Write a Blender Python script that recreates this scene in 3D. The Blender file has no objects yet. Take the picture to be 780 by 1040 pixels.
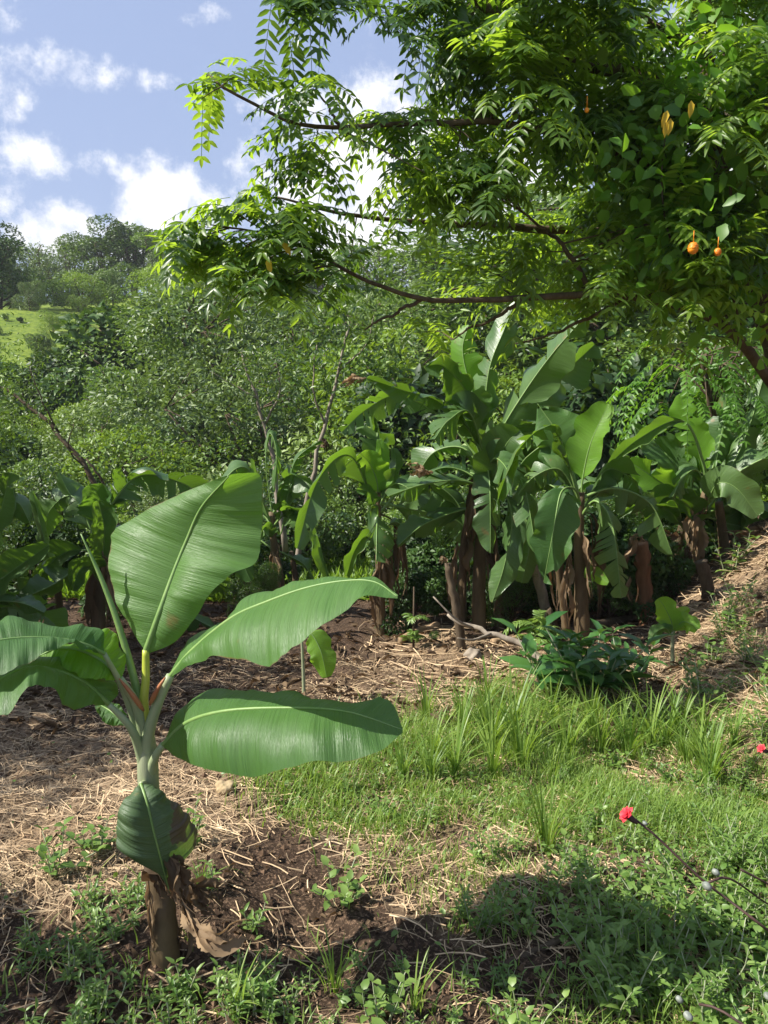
import bpy, math, random
import numpy as np
from mathutils import Vector, Matrix
R = math.radians
random.seed(7)
rng = np.random.default_rng(11)
C = bpy.context.scene.collection
sc = bpy.context.scene

# ------------------------------------------------------------------ camera
PITCH = R(8.0); F = 785.0; CAM = np.array([0.0, 0.0, 1.55])
cd = bpy.data.cameras.new('camera'); cam = bpy.data.objects.new('camera', cd); C.objects.link(cam)
cam.location = CAM; cam.rotation_euler = (R(90) - PITCH, 0, 0)
cd.sensor_fit = 'VERTICAL'; cd.sensor_height = 24; cd.lens = 24 * F / 1040
cd.clip_end = 3000; cd.clip_start = 0.02
sc.camera = cam

# ------------------------------------------------------------------ sun + world
SUN_EL = R(45); SX, SY = -0.98, -0.17            # horizontal direction towards the sun
sun_dir = Vector((SX * math.cos(SUN_EL), SY * math.cos(SUN_EL), math.sin(SUN_EL))).normalized()
sd = bpy.data.lights.new('sun', 'SUN'); sun = bpy.data.objects.new('sun', sd); C.objects.link(sun)
sd.energy = 5.0; sd.angle = R(0.5); sd.color = (1.0, 0.95, 0.86)
sun.rotation_euler = sun_dir.to_track_quat('Z', 'Y').to_euler()
sun.location = (-20, 10, 30)

def ray(px, py):
    f = np.array([0, math.cos(PITCH), -math.sin(PITCH)]); u = np.array([0, math.sin(PITCH), math.cos(PITCH)])
    return f + np.array([1, 0, 0]) * (px - 390) / F - u * (py - 520) / F

w = bpy.data.worlds.new('World'); sc.world = w; w.use_nodes = True
nt = w.node_tree; nt.nodes.clear()
def N(nt, t, **k):
    n = nt.nodes.new(t)
    for a, b in k.items(): setattr(n, a, b)
    return n
L = nt.links.new
out = N(nt, 'ShaderNodeOutputWorld'); bg = N(nt, 'ShaderNodeBackground'); bg.inputs[1].default_value = 0.05
sky = N(nt, 'ShaderNodeTexSky', sky_type='NISHITA'); sky.sun_disc = False
sky.sun_elevation = SUN_EL; sky.sun_rotation = math.atan2(SX, SY)
sky.air_density = 1.0; sky.dust_density = 2.0; sky.ozone_density = 1.3
tc = N(nt, 'ShaderNodeTexCoord')
nz = N(nt, 'ShaderNodeTexNoise'); nz.inputs['Scale'].default_value = 11; nz.inputs['Detail'].default_value = 12; nz.inputs['Roughness'].default_value = 0.66
L(tc.outputs['Generated'], nz.inputs['Vector'])
def m(op, a, b=None, clamp=False):
    n = N(nt, 'ShaderNodeMath', operation=op, use_clamp=clamp)
    for i, v in enumerate((a, b)):
        if v is None: continue
        if isinstance(v, (int, float)): n.inputs[i].default_value = v
        else: L(v, n.inputs[i])
    return n.outputs[0]
def blob(px, py, rx, ry, amp):
    d = Vector(ray(px, py)).normalized()
    s = N(nt, 'ShaderNodeVectorMath', operation='SUBTRACT'); L(tc.outputs['Generated'], s.inputs[0]); s.inputs[1].default_value = d
    s2 = N(nt, 'ShaderNodeVectorMath', operation='MULTIPLY'); L(s.outputs[0], s2.inputs[0])
    s2.inputs[1].default_value = (F / rx, F / rx * 0.6, F / ry)
    ln = N(nt, 'ShaderNodeVectorMath', operation='LENGTH'); L(s2.outputs[0], ln.inputs[0])
    q = m('SUBTRACT', 1.0, m('MULTIPLY', ln.outputs['Value'], ln.outputs['Value']), True)
    return m('MULTIPLY', q, amp)
tot = None
for b in [(70, 236, 50, 42, .38), (168, 212, 66, 58, .40), (125, 252, 130, 34, .32), (62, 68, 66, 24, .25), (8, 85, 34, 45, .18),
          (40, 160, 56, 30, .22), (98, 170, 40, 20, .26), (158, 84, 26, 14, .16), (205, 14, 40, 14, .1), (400, 200, 190, 120, .36), (5, 8, 40, 22, .2), (0, 180, 40, 40, .2),
          (330, 105, 120, 22, .26), (485, 30, 120, 40, .15), (900, 150, 300, 200, .3), (-500, 150, 300, 120, .3)]:
    v = blob(*b); tot = v if tot is None else m('MAXIMUM', tot, v)
dens = m('ADD', nz.outputs['Fac'], tot)
cr = N(nt, 'ShaderNodeMapRange', interpolation_type='SMOOTHSTEP'); L(dens, cr.inputs[0]); cr.inputs[1].default_value = 0.60; cr.inputs[2].default_value = 0.84
nz2 = N(nt, 'ShaderNodeTexNoise'); nz2.inputs['Scale'].default_value = 22; nz2.inputs['Detail'].default_value = 6
L(tc.outputs['Generated'], nz2.inputs['Vector'])
cm = N(nt, 'ShaderNodeMix', data_type='RGBA'); cm.inputs[6].default_value = (9.5, 10, 11.6, 1); cm.inputs[7].default_value = (13.5, 13.5, 13.8, 1)
c2 = N(nt, 'ShaderNodeMapRange'); L(nz2.outputs['Fac'], c2.inputs[0]); c2.inputs[1].default_value = .35; c2.inputs[2].default_value = .55
L(c2.outputs[0], cm.inputs[0])
# a thin milky veil over the blue, then the clouds
veil = N(nt, 'ShaderNodeMix', data_type='RGBA'); veil.inputs[0].default_value = 0.55; L(sky.outputs[0], veil.inputs[6]); veil.inputs[7].default_value = (6.2, 7.8, 12.2, 1)
mx = N(nt, 'ShaderNodeMix', data_type='RGBA'); L(cr.outputs[0], mx.inputs[0]); L(veil.outputs[2], mx.inputs[6]); L(cm.outputs[2], mx.inputs[7])
L(mx.outputs[2], bg.inputs[0]); L(bg.outputs[0], out.inputs[0])

sc.view_settings.view_transform = 'Standard'; sc.view_settings.look = 'None'
sc.view_settings.exposure = 0.93; sc.view_settings.gamma = 1
sc.cycles.max_bounces = 7; sc.cycles.diffuse_bounces = 3; sc.cycles.glossy_bounces = 2; sc.cycles.transmission_bounces = 4
sc.cycles.volume_bounces = 0
sc.cycles.caustics_reflective = False; sc.cycles.caustics_refractive = False

# ------------------------------------------------------------------ projection helpers
def at(px, py, d):
    r = ray(px, py); return CAM + r * (d / r[1])
def ats(pts): return np.array([at(*p) for p in pts])
def proj(P):
    P = np.atleast_2d(P) - CAM
    f = np.array([0, math.cos(PITCH), -math.sin(PITCH)]); u = np.array([0, math.sin(PITCH), math.cos(PITCH)])
    z = np.maximum(P @ f, 1e-3)
    return 390 + F * P[:, 0] / z, 520 - F * (P @ u) / z

def vnoise(x, y, seed=0):
    x = np.asarray(x, float); y = np.asarray(y, float)
    xi = np.floor(x).astype(np.int64); yi = np.floor(y).astype(np.int64); fx = x - xi; fy = y - yi
    fx = fx * fx * (3 - 2 * fx); fy = fy * fy * (3 - 2 * fy)
    def h(a, b):
        n = (a * 374761393 + b * 668265263 + seed * 974711) & 0xffffffff
        n = ((n ^ (n >> 13)) * 1274126177) & 0xffffffff
        return ((n ^ (n >> 16)) & 0xffff) / 65535.0
    return (h(xi, yi) * (1 - fx) + h(xi + 1, yi) * fx) * (1 - fy) + (h(xi, yi + 1) * (1 - fx) + h(xi + 1, yi + 1) * fx) * fy
def fbm(x, y, o=4, seed=0):
    s = 0; a = .5; t = 0
    for i in range(o): s = s + a * vnoise(x * 2 ** i, y * 2 ** i, seed + i); t += a; a *= .5
    return s / t - .5

PY = [-600, -40, 0, 1.8, 8, 13, 18, 24, 32, 42, 60, 78, 92, 140, 700]
PZ = [2, 1, 0.05, 0, -.55, -1.3, -1.8, -1.2, 0.3, 3.2, 8.2, 12.2, 13.4, 13.6, 10]
def smooth(a, b, v): t = np.clip((v - a) / (b - a), 0, 1); return t * t * (3 - 2 * t)
def height(x, y, fine=True):
    x = np.asarray(x, float); y = np.asarray(y, float)
    z = np.interp(y, PY, PZ)
    far = smooth(8, 30, np.hypot(x, y))
    z = z + far * (fbm(x / 18, y / 18, 3, 5) * 3.0 + smooth(5, 40, x) * .12 * y * smooth(15, 45, y))
    b = np.maximum(0, x - (0.95 + 0.19 * np.clip(y, 0, 12)))
    z = z + .62 * np.minimum(b, 6) ** 1.15 * (1 - smooth(9, 16, y)) * smooth(-3, 2.5, y)
    if fine:
        near = 1 - smooth(6, 12, np.hypot(x, y))
        z = z + near * (fbm(x * 1.7, y * 1.7, 3, 9) * .16 + fbm(x * 9, y * 9, 3, 3) * .05 + smooth(2.9, 1.9, y) * (np.abs(fbm(x * 16, y * 16, 4, 13)) * .07))
        z = z - near * .07 * np.exp(-((x + .25) ** 2 + (y - 2.05) ** 2) / .04)       # hollow beside the plant
        z = z + near * .04 * np.exp(-((x + .6) ** 2 + (y - 2.1) ** 2) / .05)
    return z
def gpt(px, py):
    r = ray(px, py); d = np.linspace(.8, 120, 9000); P = CAM + r[None] * (d / r[1])[:, None]
    k = np.argmax(P[:, 2] < height(P[:, 0], P[:, 1])); p = P[k]; p[2] = height(p[0], p[1]); return p
def gz(x, y): return float(height(x, y))

# ------------------------------------------------------------------ mesh building
class MB:
    def __init__(s): s.v = []; s.q = []; s.t = []; s.n = 0; s.tint = []; s.uv = []
    def add(s, V, quads=None, tris=None, tint=.5, uv=None):
        V = np.asarray(V, float); k = len(V)
        s.v.append(V)
        if quads is not None and len(quads): s.q.append(np.asarray(quads, np.int64).reshape(-1, 4) + s.n)
        if tris is not None and len(tris): s.t.append(np.asarray(tris, np.int64).reshape(-1, 3) + s.n)
        s.tint.append(np.broadcast_to(np.asarray(tint, float), (k,)))
        s.uv.append(np.zeros((k, 2)) if uv is None else np.asarray(uv, float))
        s.n += k
    def tube(s, P, rad, seg=7, tint=.5, cap=True):
        P = np.asarray(P, float); n = len(P); rad = np.broadcast_to(np.asarray(rad, float), (n,))
        T = np.gradient(P, axis=0); T /= np.linalg.norm(T, axis=1)[:, None] + 1e-9
        ref = np.array([0, 0, 1.0]) if abs(T[0][2]) < .9 else np.array([1.0, 0, 0])
        A = np.cross(T, ref); A /= np.linalg.norm(A, axis=1)[:, None] + 1e-9; B = np.cross(T, A)
        a = np.linspace(0, 2 * math.pi, seg, endpoint=False)
        V = P[:, None] + rad[:, None, None] * (np.cos(a)[None, :, None] * A[:, None] + np.sin(a)[None, :, None] * B[:, None])
        V = V.reshape(-1, 3); i = np.arange(n - 1)[:, None] * seg; j = np.arange(seg)[None]; k = (j + 1) % seg
        Q = np.stack([i + j, i + k, i + seg + k, i + seg + j], -1).reshape(-1, 4)
        uv = np.stack([np.repeat(np.linspace(0, 1, n), seg), np.tile(np.linspace(0, 1, seg), n)], -1)
        tr = []
        if cap:
            V = np.vstack([V, P[:1], P[-1:]]); uv = np.vstack([uv, [[0, .5], [1, .5]]])
            for q in range(seg):
                tr.append((n * seg, (q + 1) % seg, q)); tr.append((n * seg + 1, (n - 1) * seg + q, (n - 1) * seg + (q + 1) % seg))
        s.add(V, Q, tr, tint, uv)
    def leaves(s, pos, dr, nr, ln, wd, tint, kind=0, fold=.25, curl=.12):
        pos = np.asarray(pos, float); n = len(pos)
        if n == 0: return
        dr = dr / (np.linalg.norm(dr, axis=1)[:, None] + 1e-9)
        sd_ = np.cross(dr, nr); sd_ /= np.linalg.norm(sd_, axis=1)[:, None] + 1e-9
        nn = np.cross(sd_, dr)
        if kind == 0:
            T = np.array([[0, 0, 0], [.28, .42, fold * .42], [.68, .36, fold * .3 - curl * .4], [1, 0, -curl], [.68, -.36, fold * .3 - curl * .4], [.28, -.42, fold * .42], [.28, 0, 0], [.68, 0, -curl * .4]])
            q = [(1, 2, 7, 6), (6, 7, 4, 5)]; t = [(0, 1, 6), (0, 6, 5), (7, 2, 3), (7, 3, 4)]
        elif kind == 1:
            T = np.array([[0, 0, 0], [.45, .5, fold * .5], [1, 0, -curl], [.45, -.5, fold * .5], [.45, 0, 0]])
            q = []; t = [(0, 1, 4), (1, 2, 4), (0, 4, 3), (4, 2, 3)]
        else:
            T = np.array([[0, 0, 0], [.5, .5, .05], [1, 0, -curl], [.5, -.5, .05]]); q = [(0, 1, 2, 3)]; t = []
        k = len(T); ln = np.broadcast_to(ln, (n,)); wd = np.broadcast_to(wd, (n,))
        V = pos[:, None] + dr[:, None] * (T[None, :, :1] * ln[:, None, None]) + sd_[:, None] * (T[None, :, 1:2] * wd[:, None, None]) + nn[:, None] * (T[None, :, 2:] * ln[:, None, None])
        off = (np.arange(n) * k)[:, None, None]
        Q = (np.array(q)[None] + off).reshape(-1, 4) if q else None
        Tt = (np.array(t)[None] + off).reshape(-1, 3) if t else None
        uv = np.tile(np.stack([T[:, 0], T[:, 1] + .5], -1), (n, 1))
        s.add(V.reshape(-1, 3), Q, Tt, np.repeat(np.broadcast_to(tint, (n,)), k), uv)
    def mesh(s, name, mat, smooth_=True, offset=None):
        V = np.vstack(s.v)
        if offset is not None: V = V - np.asarray(offset)
        q = np.vstack(s.q) if s.q else np.zeros((0, 4), np.int64); t = np.vstack(s.t) if s.t else np.zeros((0, 3), np.int64)
        loops = np.concatenate([q.ravel(), t.ravel()]); tot = np.concatenate([np.full(len(q), 4), np.full(len(t), 3)])
        st = np.concatenate([[0], np.cumsum(tot)[:-1]]) if len(tot) else np.zeros(0)
        me = bpy.data.meshes.new(name); me.vertices.add(len(V)); me.vertices.foreach_set('co', V.astype(np.float32).ravel())
        me.loops.add(len(loops)); me.loops.foreach_set('vertex_index', loops.astype(np.int32))
        me.polygons.add(len(tot)); me.polygons.foreach_set('loop_start', st.astype(np.int32)); me.polygons.foreach_set('loop_total', tot.astype(np.int32))
        me.update(calc_edges=True)
        me.polygons.foreach_set('use_smooth', np.full(len(tot), smooth_))
        a = me.attributes.new('tint', 'FLOAT', 'POINT'); a.data.foreach_set('value', np.concatenate(s.tint).astype(np.float32))
        uvl = me.uv_layers.new(name='UVMap'); uvl.data.foreach_set('uv', np.vstack(s.uv)[loops].astype(np.float32).ravel())
        me.materials.append(mat); return me
    def build(s, name, mat, parent=None, smooth_=True, offset=None):
        if offset is None: offset = parent.location if parent is not None and parent.type == 'EMPTY' else (np.array(parent['org']) if parent is not None and 'org' in parent else None)
        o = bpy.data.objects.new(name, s.mesh(name, mat, smooth_, offset)); C.objects.link(o)
        if parent is not None: o.parent = parent
        return o
def tag(o, label=None, cat=None, group=None, kind=None):
    if label: o['label'] = label
    if cat: o['category'] = cat
    if group: o['group'] = group
    if kind: o['kind'] = kind
    return o
def empty(name, loc, label, cat, group=None):
    o = bpy.data.objects.new(name, None); C.objects.link(o); o.location = loc; o.empty_display_size = .1
    return tag(o, label, cat, group)
def sub(o, mb, name, mat, root):      # sub-part: built in the root's frame, parented to part o
    c = bpy.data.objects.new(name, mb.mesh(name, mat, True, root.location)); C.objects.link(c); c.parent = o; return c
def copy_tree(o, parent=None):
    c = o.copy(); C.objects.link(c); c.parent = parent
    for ch in [x for x in o.children]: copy_tree(ch, c)
    return c
def spline(P, n):
    P = np.asarray(P, float)
    if len(P) == 2: return P[0] + (P[1] - P[0]) * np.linspace(0, 1, n)[:, None]
    E = np.vstack([2 * P[0] - P[1], P, 2 * P[-1] - P[-2]]); k = len(P) - 1
    seg = np.linalg.norm(np.diff(P, axis=0), axis=1) + 1e-6; cum = np.concatenate([[0], np.cumsum(seg)]); cum /= cum[-1]
    o = []
    for t in np.linspace(0, 1, n):
        i = min(k - 1, max(0, np.searchsorted(cum, t, 'right') - 1)); u = (t - cum[i]) / (cum[i + 1] - cum[i])
        a, b, c, d = E[i], E[i + 1], E[i + 2], E[i + 3]
        o.append(.5 * (2 * b + (c - a) * u + (2 * a - 5 * b + 4 * c - d) * u * u + (3 * b - a - 3 * c + d) * u ** 3))
    return np.array(o)

# ------------------------------------------------------------------ materials
def mat_base(name):
    mt = bpy.data.materials.new(name); mt.use_nodes = True; t = mt.node_tree; t.nodes.clear(); return mt, t
def leafmat(name, dark, light, trans, rough=.42, tf=.35, veins=None, spec=.5, brown=None):
    mt, t = mat_base(name); l = t.links.new
    o = N(t, 'ShaderNodeOutputMaterial'); p = N(t, 'ShaderNodeBsdfPrincipled'); tr = N(t, 'ShaderNodeBsdfTranslucent'); mx = N(t, 'ShaderNodeMixShader')
    at_ = N(t, 'ShaderNodeAttribute', attribute_name='tint'); oi = N(t, 'ShaderNodeObjectInfo')
    ad = N(t, 'ShaderNodeMath', operation='MULTIPLY_ADD'); l(oi.outputs['Random'], ad.inputs[0]); ad.inputs[1].default_value = .5; l(at_.outputs['Fac'], ad.inputs[2])
    sb = N(t, 'ShaderNodeMath', operation='SUBTRACT', use_clamp=True); l(ad.outputs[0], sb.inputs[0]); sb.inputs[1].default_value = .25
    c = N(t, 'ShaderNodeMix', data_type='RGBA'); l(sb.outputs[0], c.inputs[0]); c.inputs[6].default_value = (*dark, 1); c.inputs[7].default_value = (*light, 1)
    col = c.outputs[2]
    c3 = N(t, 'ShaderNodeMix', data_type='RGBA'); l(sb.outputs[0], c3.inputs[0]); c3.inputs[6].default_value = (*[a * .7 for a in trans], 1); c3.inputs[7].default_value = (*trans, 1)
    tcol = c3.outputs[2]
    if brown:
        g = N(t, 'ShaderNodeMath', operation='GREATER_THAN'); l(at_.outputs['Fac'], g.inputs[0]); g.inputs[1].default_value = 1.2
        cb = N(t, 'ShaderNodeMix', data_type='RGBA'); l(g.outputs[0], cb.inputs[0]); l(col, cb.inputs[6]); cb.inputs[7].default_value = (*brown, 1); col = cb.outputs[2]
    if veins:
        uv = N(t, 'ShaderNodeUVMap'); sx = N(t, 'ShaderNodeSeparateXYZ'); l(uv.outputs[0], sx.inputs[0])
        nzz = N(t, 'ShaderNodeTexNoise'); nzz.inputs['Scale'].default_value = 3
        mp = N(t, 'ShaderNodeMapping'); mp.inputs['Scale'].default_value = (veins, 1.0, 1); l(uv.outputs[0], mp.inputs[0])
        n2 = N(t, 'ShaderNodeTexNoise'); n2.inputs['Scale'].default_value = 1; n2.inputs['Detail'].default_value = 4; n2.inputs['Roughness'].default_value=.65; l(mp.outputs[0], n2.inputs[0])
        bp = N(t, 'ShaderNodeBump'); bp.inputs['Strength'].default_value = .55; bp.inputs['Distance'].default_value = .006; l(n2.outputs['Fac'], bp.inputs['Height'])
        l(bp.outputs[0], p.inputs['Normal']); l(bp.outputs[0], tr.inputs['Normal'])
        hs = N(t, 'ShaderNodeHueSaturation'); l(col, hs.inputs['Color'])
        mr = N(t, 'ShaderNodeMapRange'); l(n2.outputs['Fac'], mr.inputs[0]); mr.inputs[1].default_value = .3; mr.inputs[2].default_value = .7; mr.inputs[3].default_value = .82; mr.inputs[4].default_value = 1.18
        l(mr.outputs[0], hs.inputs['Value']); col = hs.outputs[0]
        # blotches, dust and old scars
        tc_ = N(t, 'ShaderNodeTexCoord'); n3 = N(t, 'ShaderNodeTexNoise'); n3.inputs['Scale'].default_value = 9; n3.inputs['Detail'].default_value = 5; l(tc_.outputs['Object'], n3.inputs[0])
        mr2 = N(t, 'ShaderNodeMapRange'); l(n3.outputs['Fac'], mr2.inputs[0]); mr2.inputs[1].default_value = .3; mr2.inputs[2].default_value = .7; mr2.inputs[3].default_value = rough - .1; mr2.inputs[4].default_value = rough + .14
        l(mr2.outputs[0], p.inputs['Roughness'])
        m4 = N(t, 'ShaderNodeMapRange'); l(n3.outputs['Fac'], m4.inputs[0]); m4.inputs[1].default_value = .665; m4.inputs[2].default_value = .72
        c4 = N(t, 'ShaderNodeMix', data_type='RGBA'); l(m4.outputs[0], c4.inputs[0]); l(col, c4.inputs[6]); c4.inputs[7].default_value = (.16, .13, .04, 1); col = c4.outputs[2]
        ab = N(t, 'ShaderNodeMath', operation='ABSOLUTE'); l(sx.outputs['Y'], ab.inputs[0]); ea = N(t, 'ShaderNodeMath', operation='MULTIPLY_ADD'); l(n3.outputs['Fac'], ea.inputs[0]); ea.inputs[1].default_value = .16; l(ab.outputs[0], ea.inputs[2])
        m5 = N(t, 'ShaderNodeMapRange'); l(ea.outputs[0], m5.inputs[0]); m5.inputs[1].default_value = 1.075; m5.inputs[2].default_value = 1.095
        c5 = N(t, 'ShaderNodeMix', data_type='RGBA'); l(m5.outputs[0], c5.inputs[0]); l(col, c5.inputs[6]); c5.inputs[7].default_value = (.15, .09, .035, 1); col = c5.outputs[2]
    else: p.inputs['Roughness'].default_value = rough
    l(col, p.inputs['Base Color']); l(tcol, tr.inputs[0]); p.inputs['Specular IOR Level'].default_value = spec
    mx.inputs[0].default_value = tf; l(p.outputs[0], mx.inputs[1]); l(tr.outputs[0], mx.inputs[2]); l(mx.outputs[0], o.inputs[0]); return mt
def plain(name, c1, c2, scale=12, rough=.85, bump=.4, spec=.2, stretch=(1, 1, 1), dist=.01):
    mt, t = mat_base(name); l = t.links.new
    o = N(t, 'ShaderNodeOutputMaterial'); p = N(t, 'ShaderNodeBsdfPrincipled')
    tc_ = N(t, 'ShaderNodeTexCoord'); mp = N(t, 'ShaderNodeMapping'); mp.inputs['Scale'].default_value = stretch; l(tc_.outputs['Object'], mp.inputs[0])
    n1 = N(t, 'ShaderNodeTexNoise'); n1.inputs['Scale'].default_value = scale; n1.inputs['Detail'].default_value = 7; n1.inputs['Roughness'].default_value = .65; l(mp.outputs[0], n1.inputs[0])
    mr = N(t, 'ShaderNodeMapRange'); l(n1.outputs['Fac'], mr.inputs[0]); mr.inputs[1].default_value = .3; mr.inputs[2].default_value = .7
    c = N(t, 'ShaderNodeMix', data_type='RGBA'); l(mr.outputs[0], c.inputs[0]); c.inputs[6].default_value = (*c1, 1); c.inputs[7].default_value = (*c2, 1)
    at_ = N(t, 'ShaderNodeAttribute', attribute_name='tint'); hs = N(t, 'ShaderNodeHueSaturation'); l(c.outputs[2], hs.inputs['Color'])
    mv = N(t, 'ShaderNodeMath', operation='ADD'); l(at_.outputs['Fac'], mv.inputs[0]); mv.inputs[1].default_value = .5; l(mv.outputs[0], hs.inputs['Value'])
    bp = N(t, 'ShaderNodeBump'); bp.inputs['Strength'].default_value = bump; bp.inputs['Distance'].default_value = dist; l(n1.outputs['Fac'], bp.inputs['Height'])
    l(hs.outputs[0], p.inputs['Base Color']); l(bp.outputs[0], p.inputs['Normal']); p.inputs['Roughness'].default_value = rough; p.inputs['Specular IOR Level'].default_value = spec
    l(p.outputs[0], o.inputs[0]); return mt

M_ban = leafmat('banana_leaf', (.045, .12, .03), (.10, .205, .05), (.26, .50, .035), .44, .36, veins=130, spec=.42)
M_ban2 = leafmat('banana_leaf_old', (.04, .10, .028), (.12, .205, .06), (.26, .48, .03), .36, .32, veins=70, spec=.6)
M_banY = leafmat('banana_leaf_young_backlit', (.12, .27, .03), (.16, .33, .035), (.42, .72, .04), .42, .5, veins=70)  # young leaves, and leaves whose backlit glow is put into the colour
M_mid = plain('banana_midrib', (.13, .24, .06), (.20, .30, .09), 30, .45, .15, .4)
M_pet = plain('petiole', (.22, .30, .14), (.34, .38, .22), 18, .45, .2, .4, (1, 1, .2))
M_petY = plain('petiole_yellow', (.36, .42, .05), (.46, .50, .07), 14, .4, .1, .4)
M_red = plain('petiole_red', (.33, .10, .05), (.38, .20, .07), 14, .45, .1, .4)
M_stem = plain('pseudostem', (.06, .04, .022), (.17, .12, .06), 9, .7, .8, .3, (1, 1, .25))
M_stemG = plain('pseudostem_green', (.20, .25, .12), (.36, .38, .25), 14, .5, .4, .4, (1, 1, .2))
M_dry = leafmat('dry_leaf', (.05, .032, .02), (.19, .13, .075), (.22, .12, .05), .75, .22, spec=.2)
M_dryL = leafmat('dry_leaf_pale', (.13, .085, .05), (.34, .24, .14), (.34, .2, .09), .75, .25, spec=.2)
M_cane = plain('dry_cane', (.28, .18, .10), (.42, .30, .18), 14, .8, .6, .15)
M_wood = plain('bark', (.05, .035, .022), (.14, .105, .07), 20, .85, .9, .15, (1, 1, .3))
M_woodL = plain('bark_pale', (.16, .13, .10), (.34, .29, .23), 16, .85, .8, .15, (1, 1, .3))
M_stump = plain('stump_brown', (.11, .05, .025), (.27, .14, .07), 12, .75, .8, .2, (1, 1, .2))
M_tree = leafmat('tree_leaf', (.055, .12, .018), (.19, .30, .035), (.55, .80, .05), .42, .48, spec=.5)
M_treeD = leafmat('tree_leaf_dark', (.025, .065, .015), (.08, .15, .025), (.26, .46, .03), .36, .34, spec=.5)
M_fern = leafmat('fern_leaf', (.07, .17, .02), (.12, .26, .025), (.32, .62, .03), .45, .42)
M_b0 = leafmat('bush_mid', (.026, .065, .012), (.165, .26, .036), (.28, .46, .04), .45, .2)
M_b1 = leafmat('bush_pale', (.045, .09, .022), (.20, .28, .065), (.28, .42, .06), .5, .2)
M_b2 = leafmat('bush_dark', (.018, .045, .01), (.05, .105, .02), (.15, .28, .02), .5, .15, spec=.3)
M_b3 = leafmat('bush_lime', (.08, .16, .018), (.20, .30, .03), (.36, .54, .03), .5, .28)
M_grass = leafmat('grass_blade', (.075, .17, .025), (.25, .35, .07), (.40, .60, .06), .45, .38)
M_weed = leafmat('weed_leaf', (.08, .17, .03), (.20, .30, .07), (.32, .52, .06), .42, .33)
M_under = leafmat('under_leaf', (.06, .13, .015), (.17, .28, .025), (.32, .52, .03), .5, .38)
M_gloss = leafmat('shiny_weed_leaf', (.03, .10, .025), (.07, .17, .035), (.18, .4, .03), .3, .25, spec=.7)
M_straw = plain('straw', (.30, .20, .11), (.60, .45, .28), 5, .75, .1, .25)
M_flower = leafmat('flower_petal', (.75, .03, .05), (.85, .06, .08), (.8, .05, .06), .5, .3)
M_bud = plain('silvery_bud', (.10, .12, .09), (.28, .30, .26), 60, .45, .3, .5)
M_fruit = plain('orange_fruit', (.75, .16, .01), (.85, .32, .01), 40, .4, .5, .5)
M_yel = leafmat('yellow_leaf', (.55, .38, .02), (.75, .5, .03), (.8, .5, .03), .5, .3)
M_stone = plain('stone', (.30, .22, .12), (.48, .37, .22), 14, .9, .6, .2)
M_stalk = plain('flower_stalk', (.035, .02, .018), (.09, .05, .04), 30, .6, .3, .3)

# ground
mt, t = mat_base('ground'); l = t.links.new
o_ = N(t, 'ShaderNodeOutputMaterial'); p = N(t, 'ShaderNodeBsdfPrincipled'); geo = N(t, 'ShaderNodeNewGeometry')
def gn(scale, det=8, ro=.6):
    n = N(t, 'ShaderNodeTexNoise'); n.inputs['Scale'].default_value = scale; n.inputs['Detail'].default_value = det; n.inputs['Roughness'].default_value = ro; l(geo.outputs['Position'], n.inputs[0]); return n.outputs['Fac']
def mr_(v, a, b, c=0, d=1):
    n = N(t, 'ShaderNodeMapRange'); l(v, n.inputs[0]); n.inputs[1].default_value = a; n.inputs[2].default_value = b; n.inputs[3].default_value = c; n.inputs[4].default_value = d; return n.outputs[0]
def mixc(f, a, b):
    n = N(t, 'ShaderNodeMix', data_type='RGBA'); l(f, n.inputs[0])
    for i, v in ((6, a), (7, b)):
        if isinstance(v, tuple): n.inputs[i].default_value = (*v, 1)
        else: l(v, n.inputs[i])
    return n.outputs[2]
soil = mixc(mr_(gn(14, 10, .7), .3, .7), (.032, .021, .014), (.10, .066, .044))
soil = mixc(mr_(gn(90, 4), .52, .66), soil, (.26, .17, .11))
straw = mixc(mr_(gn(45, 8, .7), .35, .65), (.15, .095, .055), (.42, .30, .19))
a_s = N(t, 'ShaderNodeAttribute', attribute_name='straw'); a_g = N(t, 'ShaderNodeAttribute', attribute_name='green')
col = mixc(a_s.outputs['Fac'], soil, straw)
gfar = mixc(mr_(gn(.35, 6), .35, .65), (.14, .20, .022), (.24, .30, .045))
gfar = mixc(mr_(gn(3.0, 8, .7), .4, .65), gfar, (.05, .10, .02))
gfar = mixc(mr_(gn(9, 5, .6), .5, .7), gfar, (.17, .22, .04))
col = mixc(a_g.outputs['Fac'], col, gfar)
l(col, p.inputs['Base Color']); p.inputs['Roughness'].default_value = .95; p.inputs['Specular IOR Level'].default_value = .1
bp = N(t, 'ShaderNodeBump'); bp.inputs['Strength'].default_value = .9; bp.inputs['Distance'].default_value = .03; l(gn(28, 10, .75), bp.inputs['Height']); l(bp.outputs[0], p.inputs['Normal'])
l(p.outputs[0], o_.inputs[0]); M_ground = mt

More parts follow.
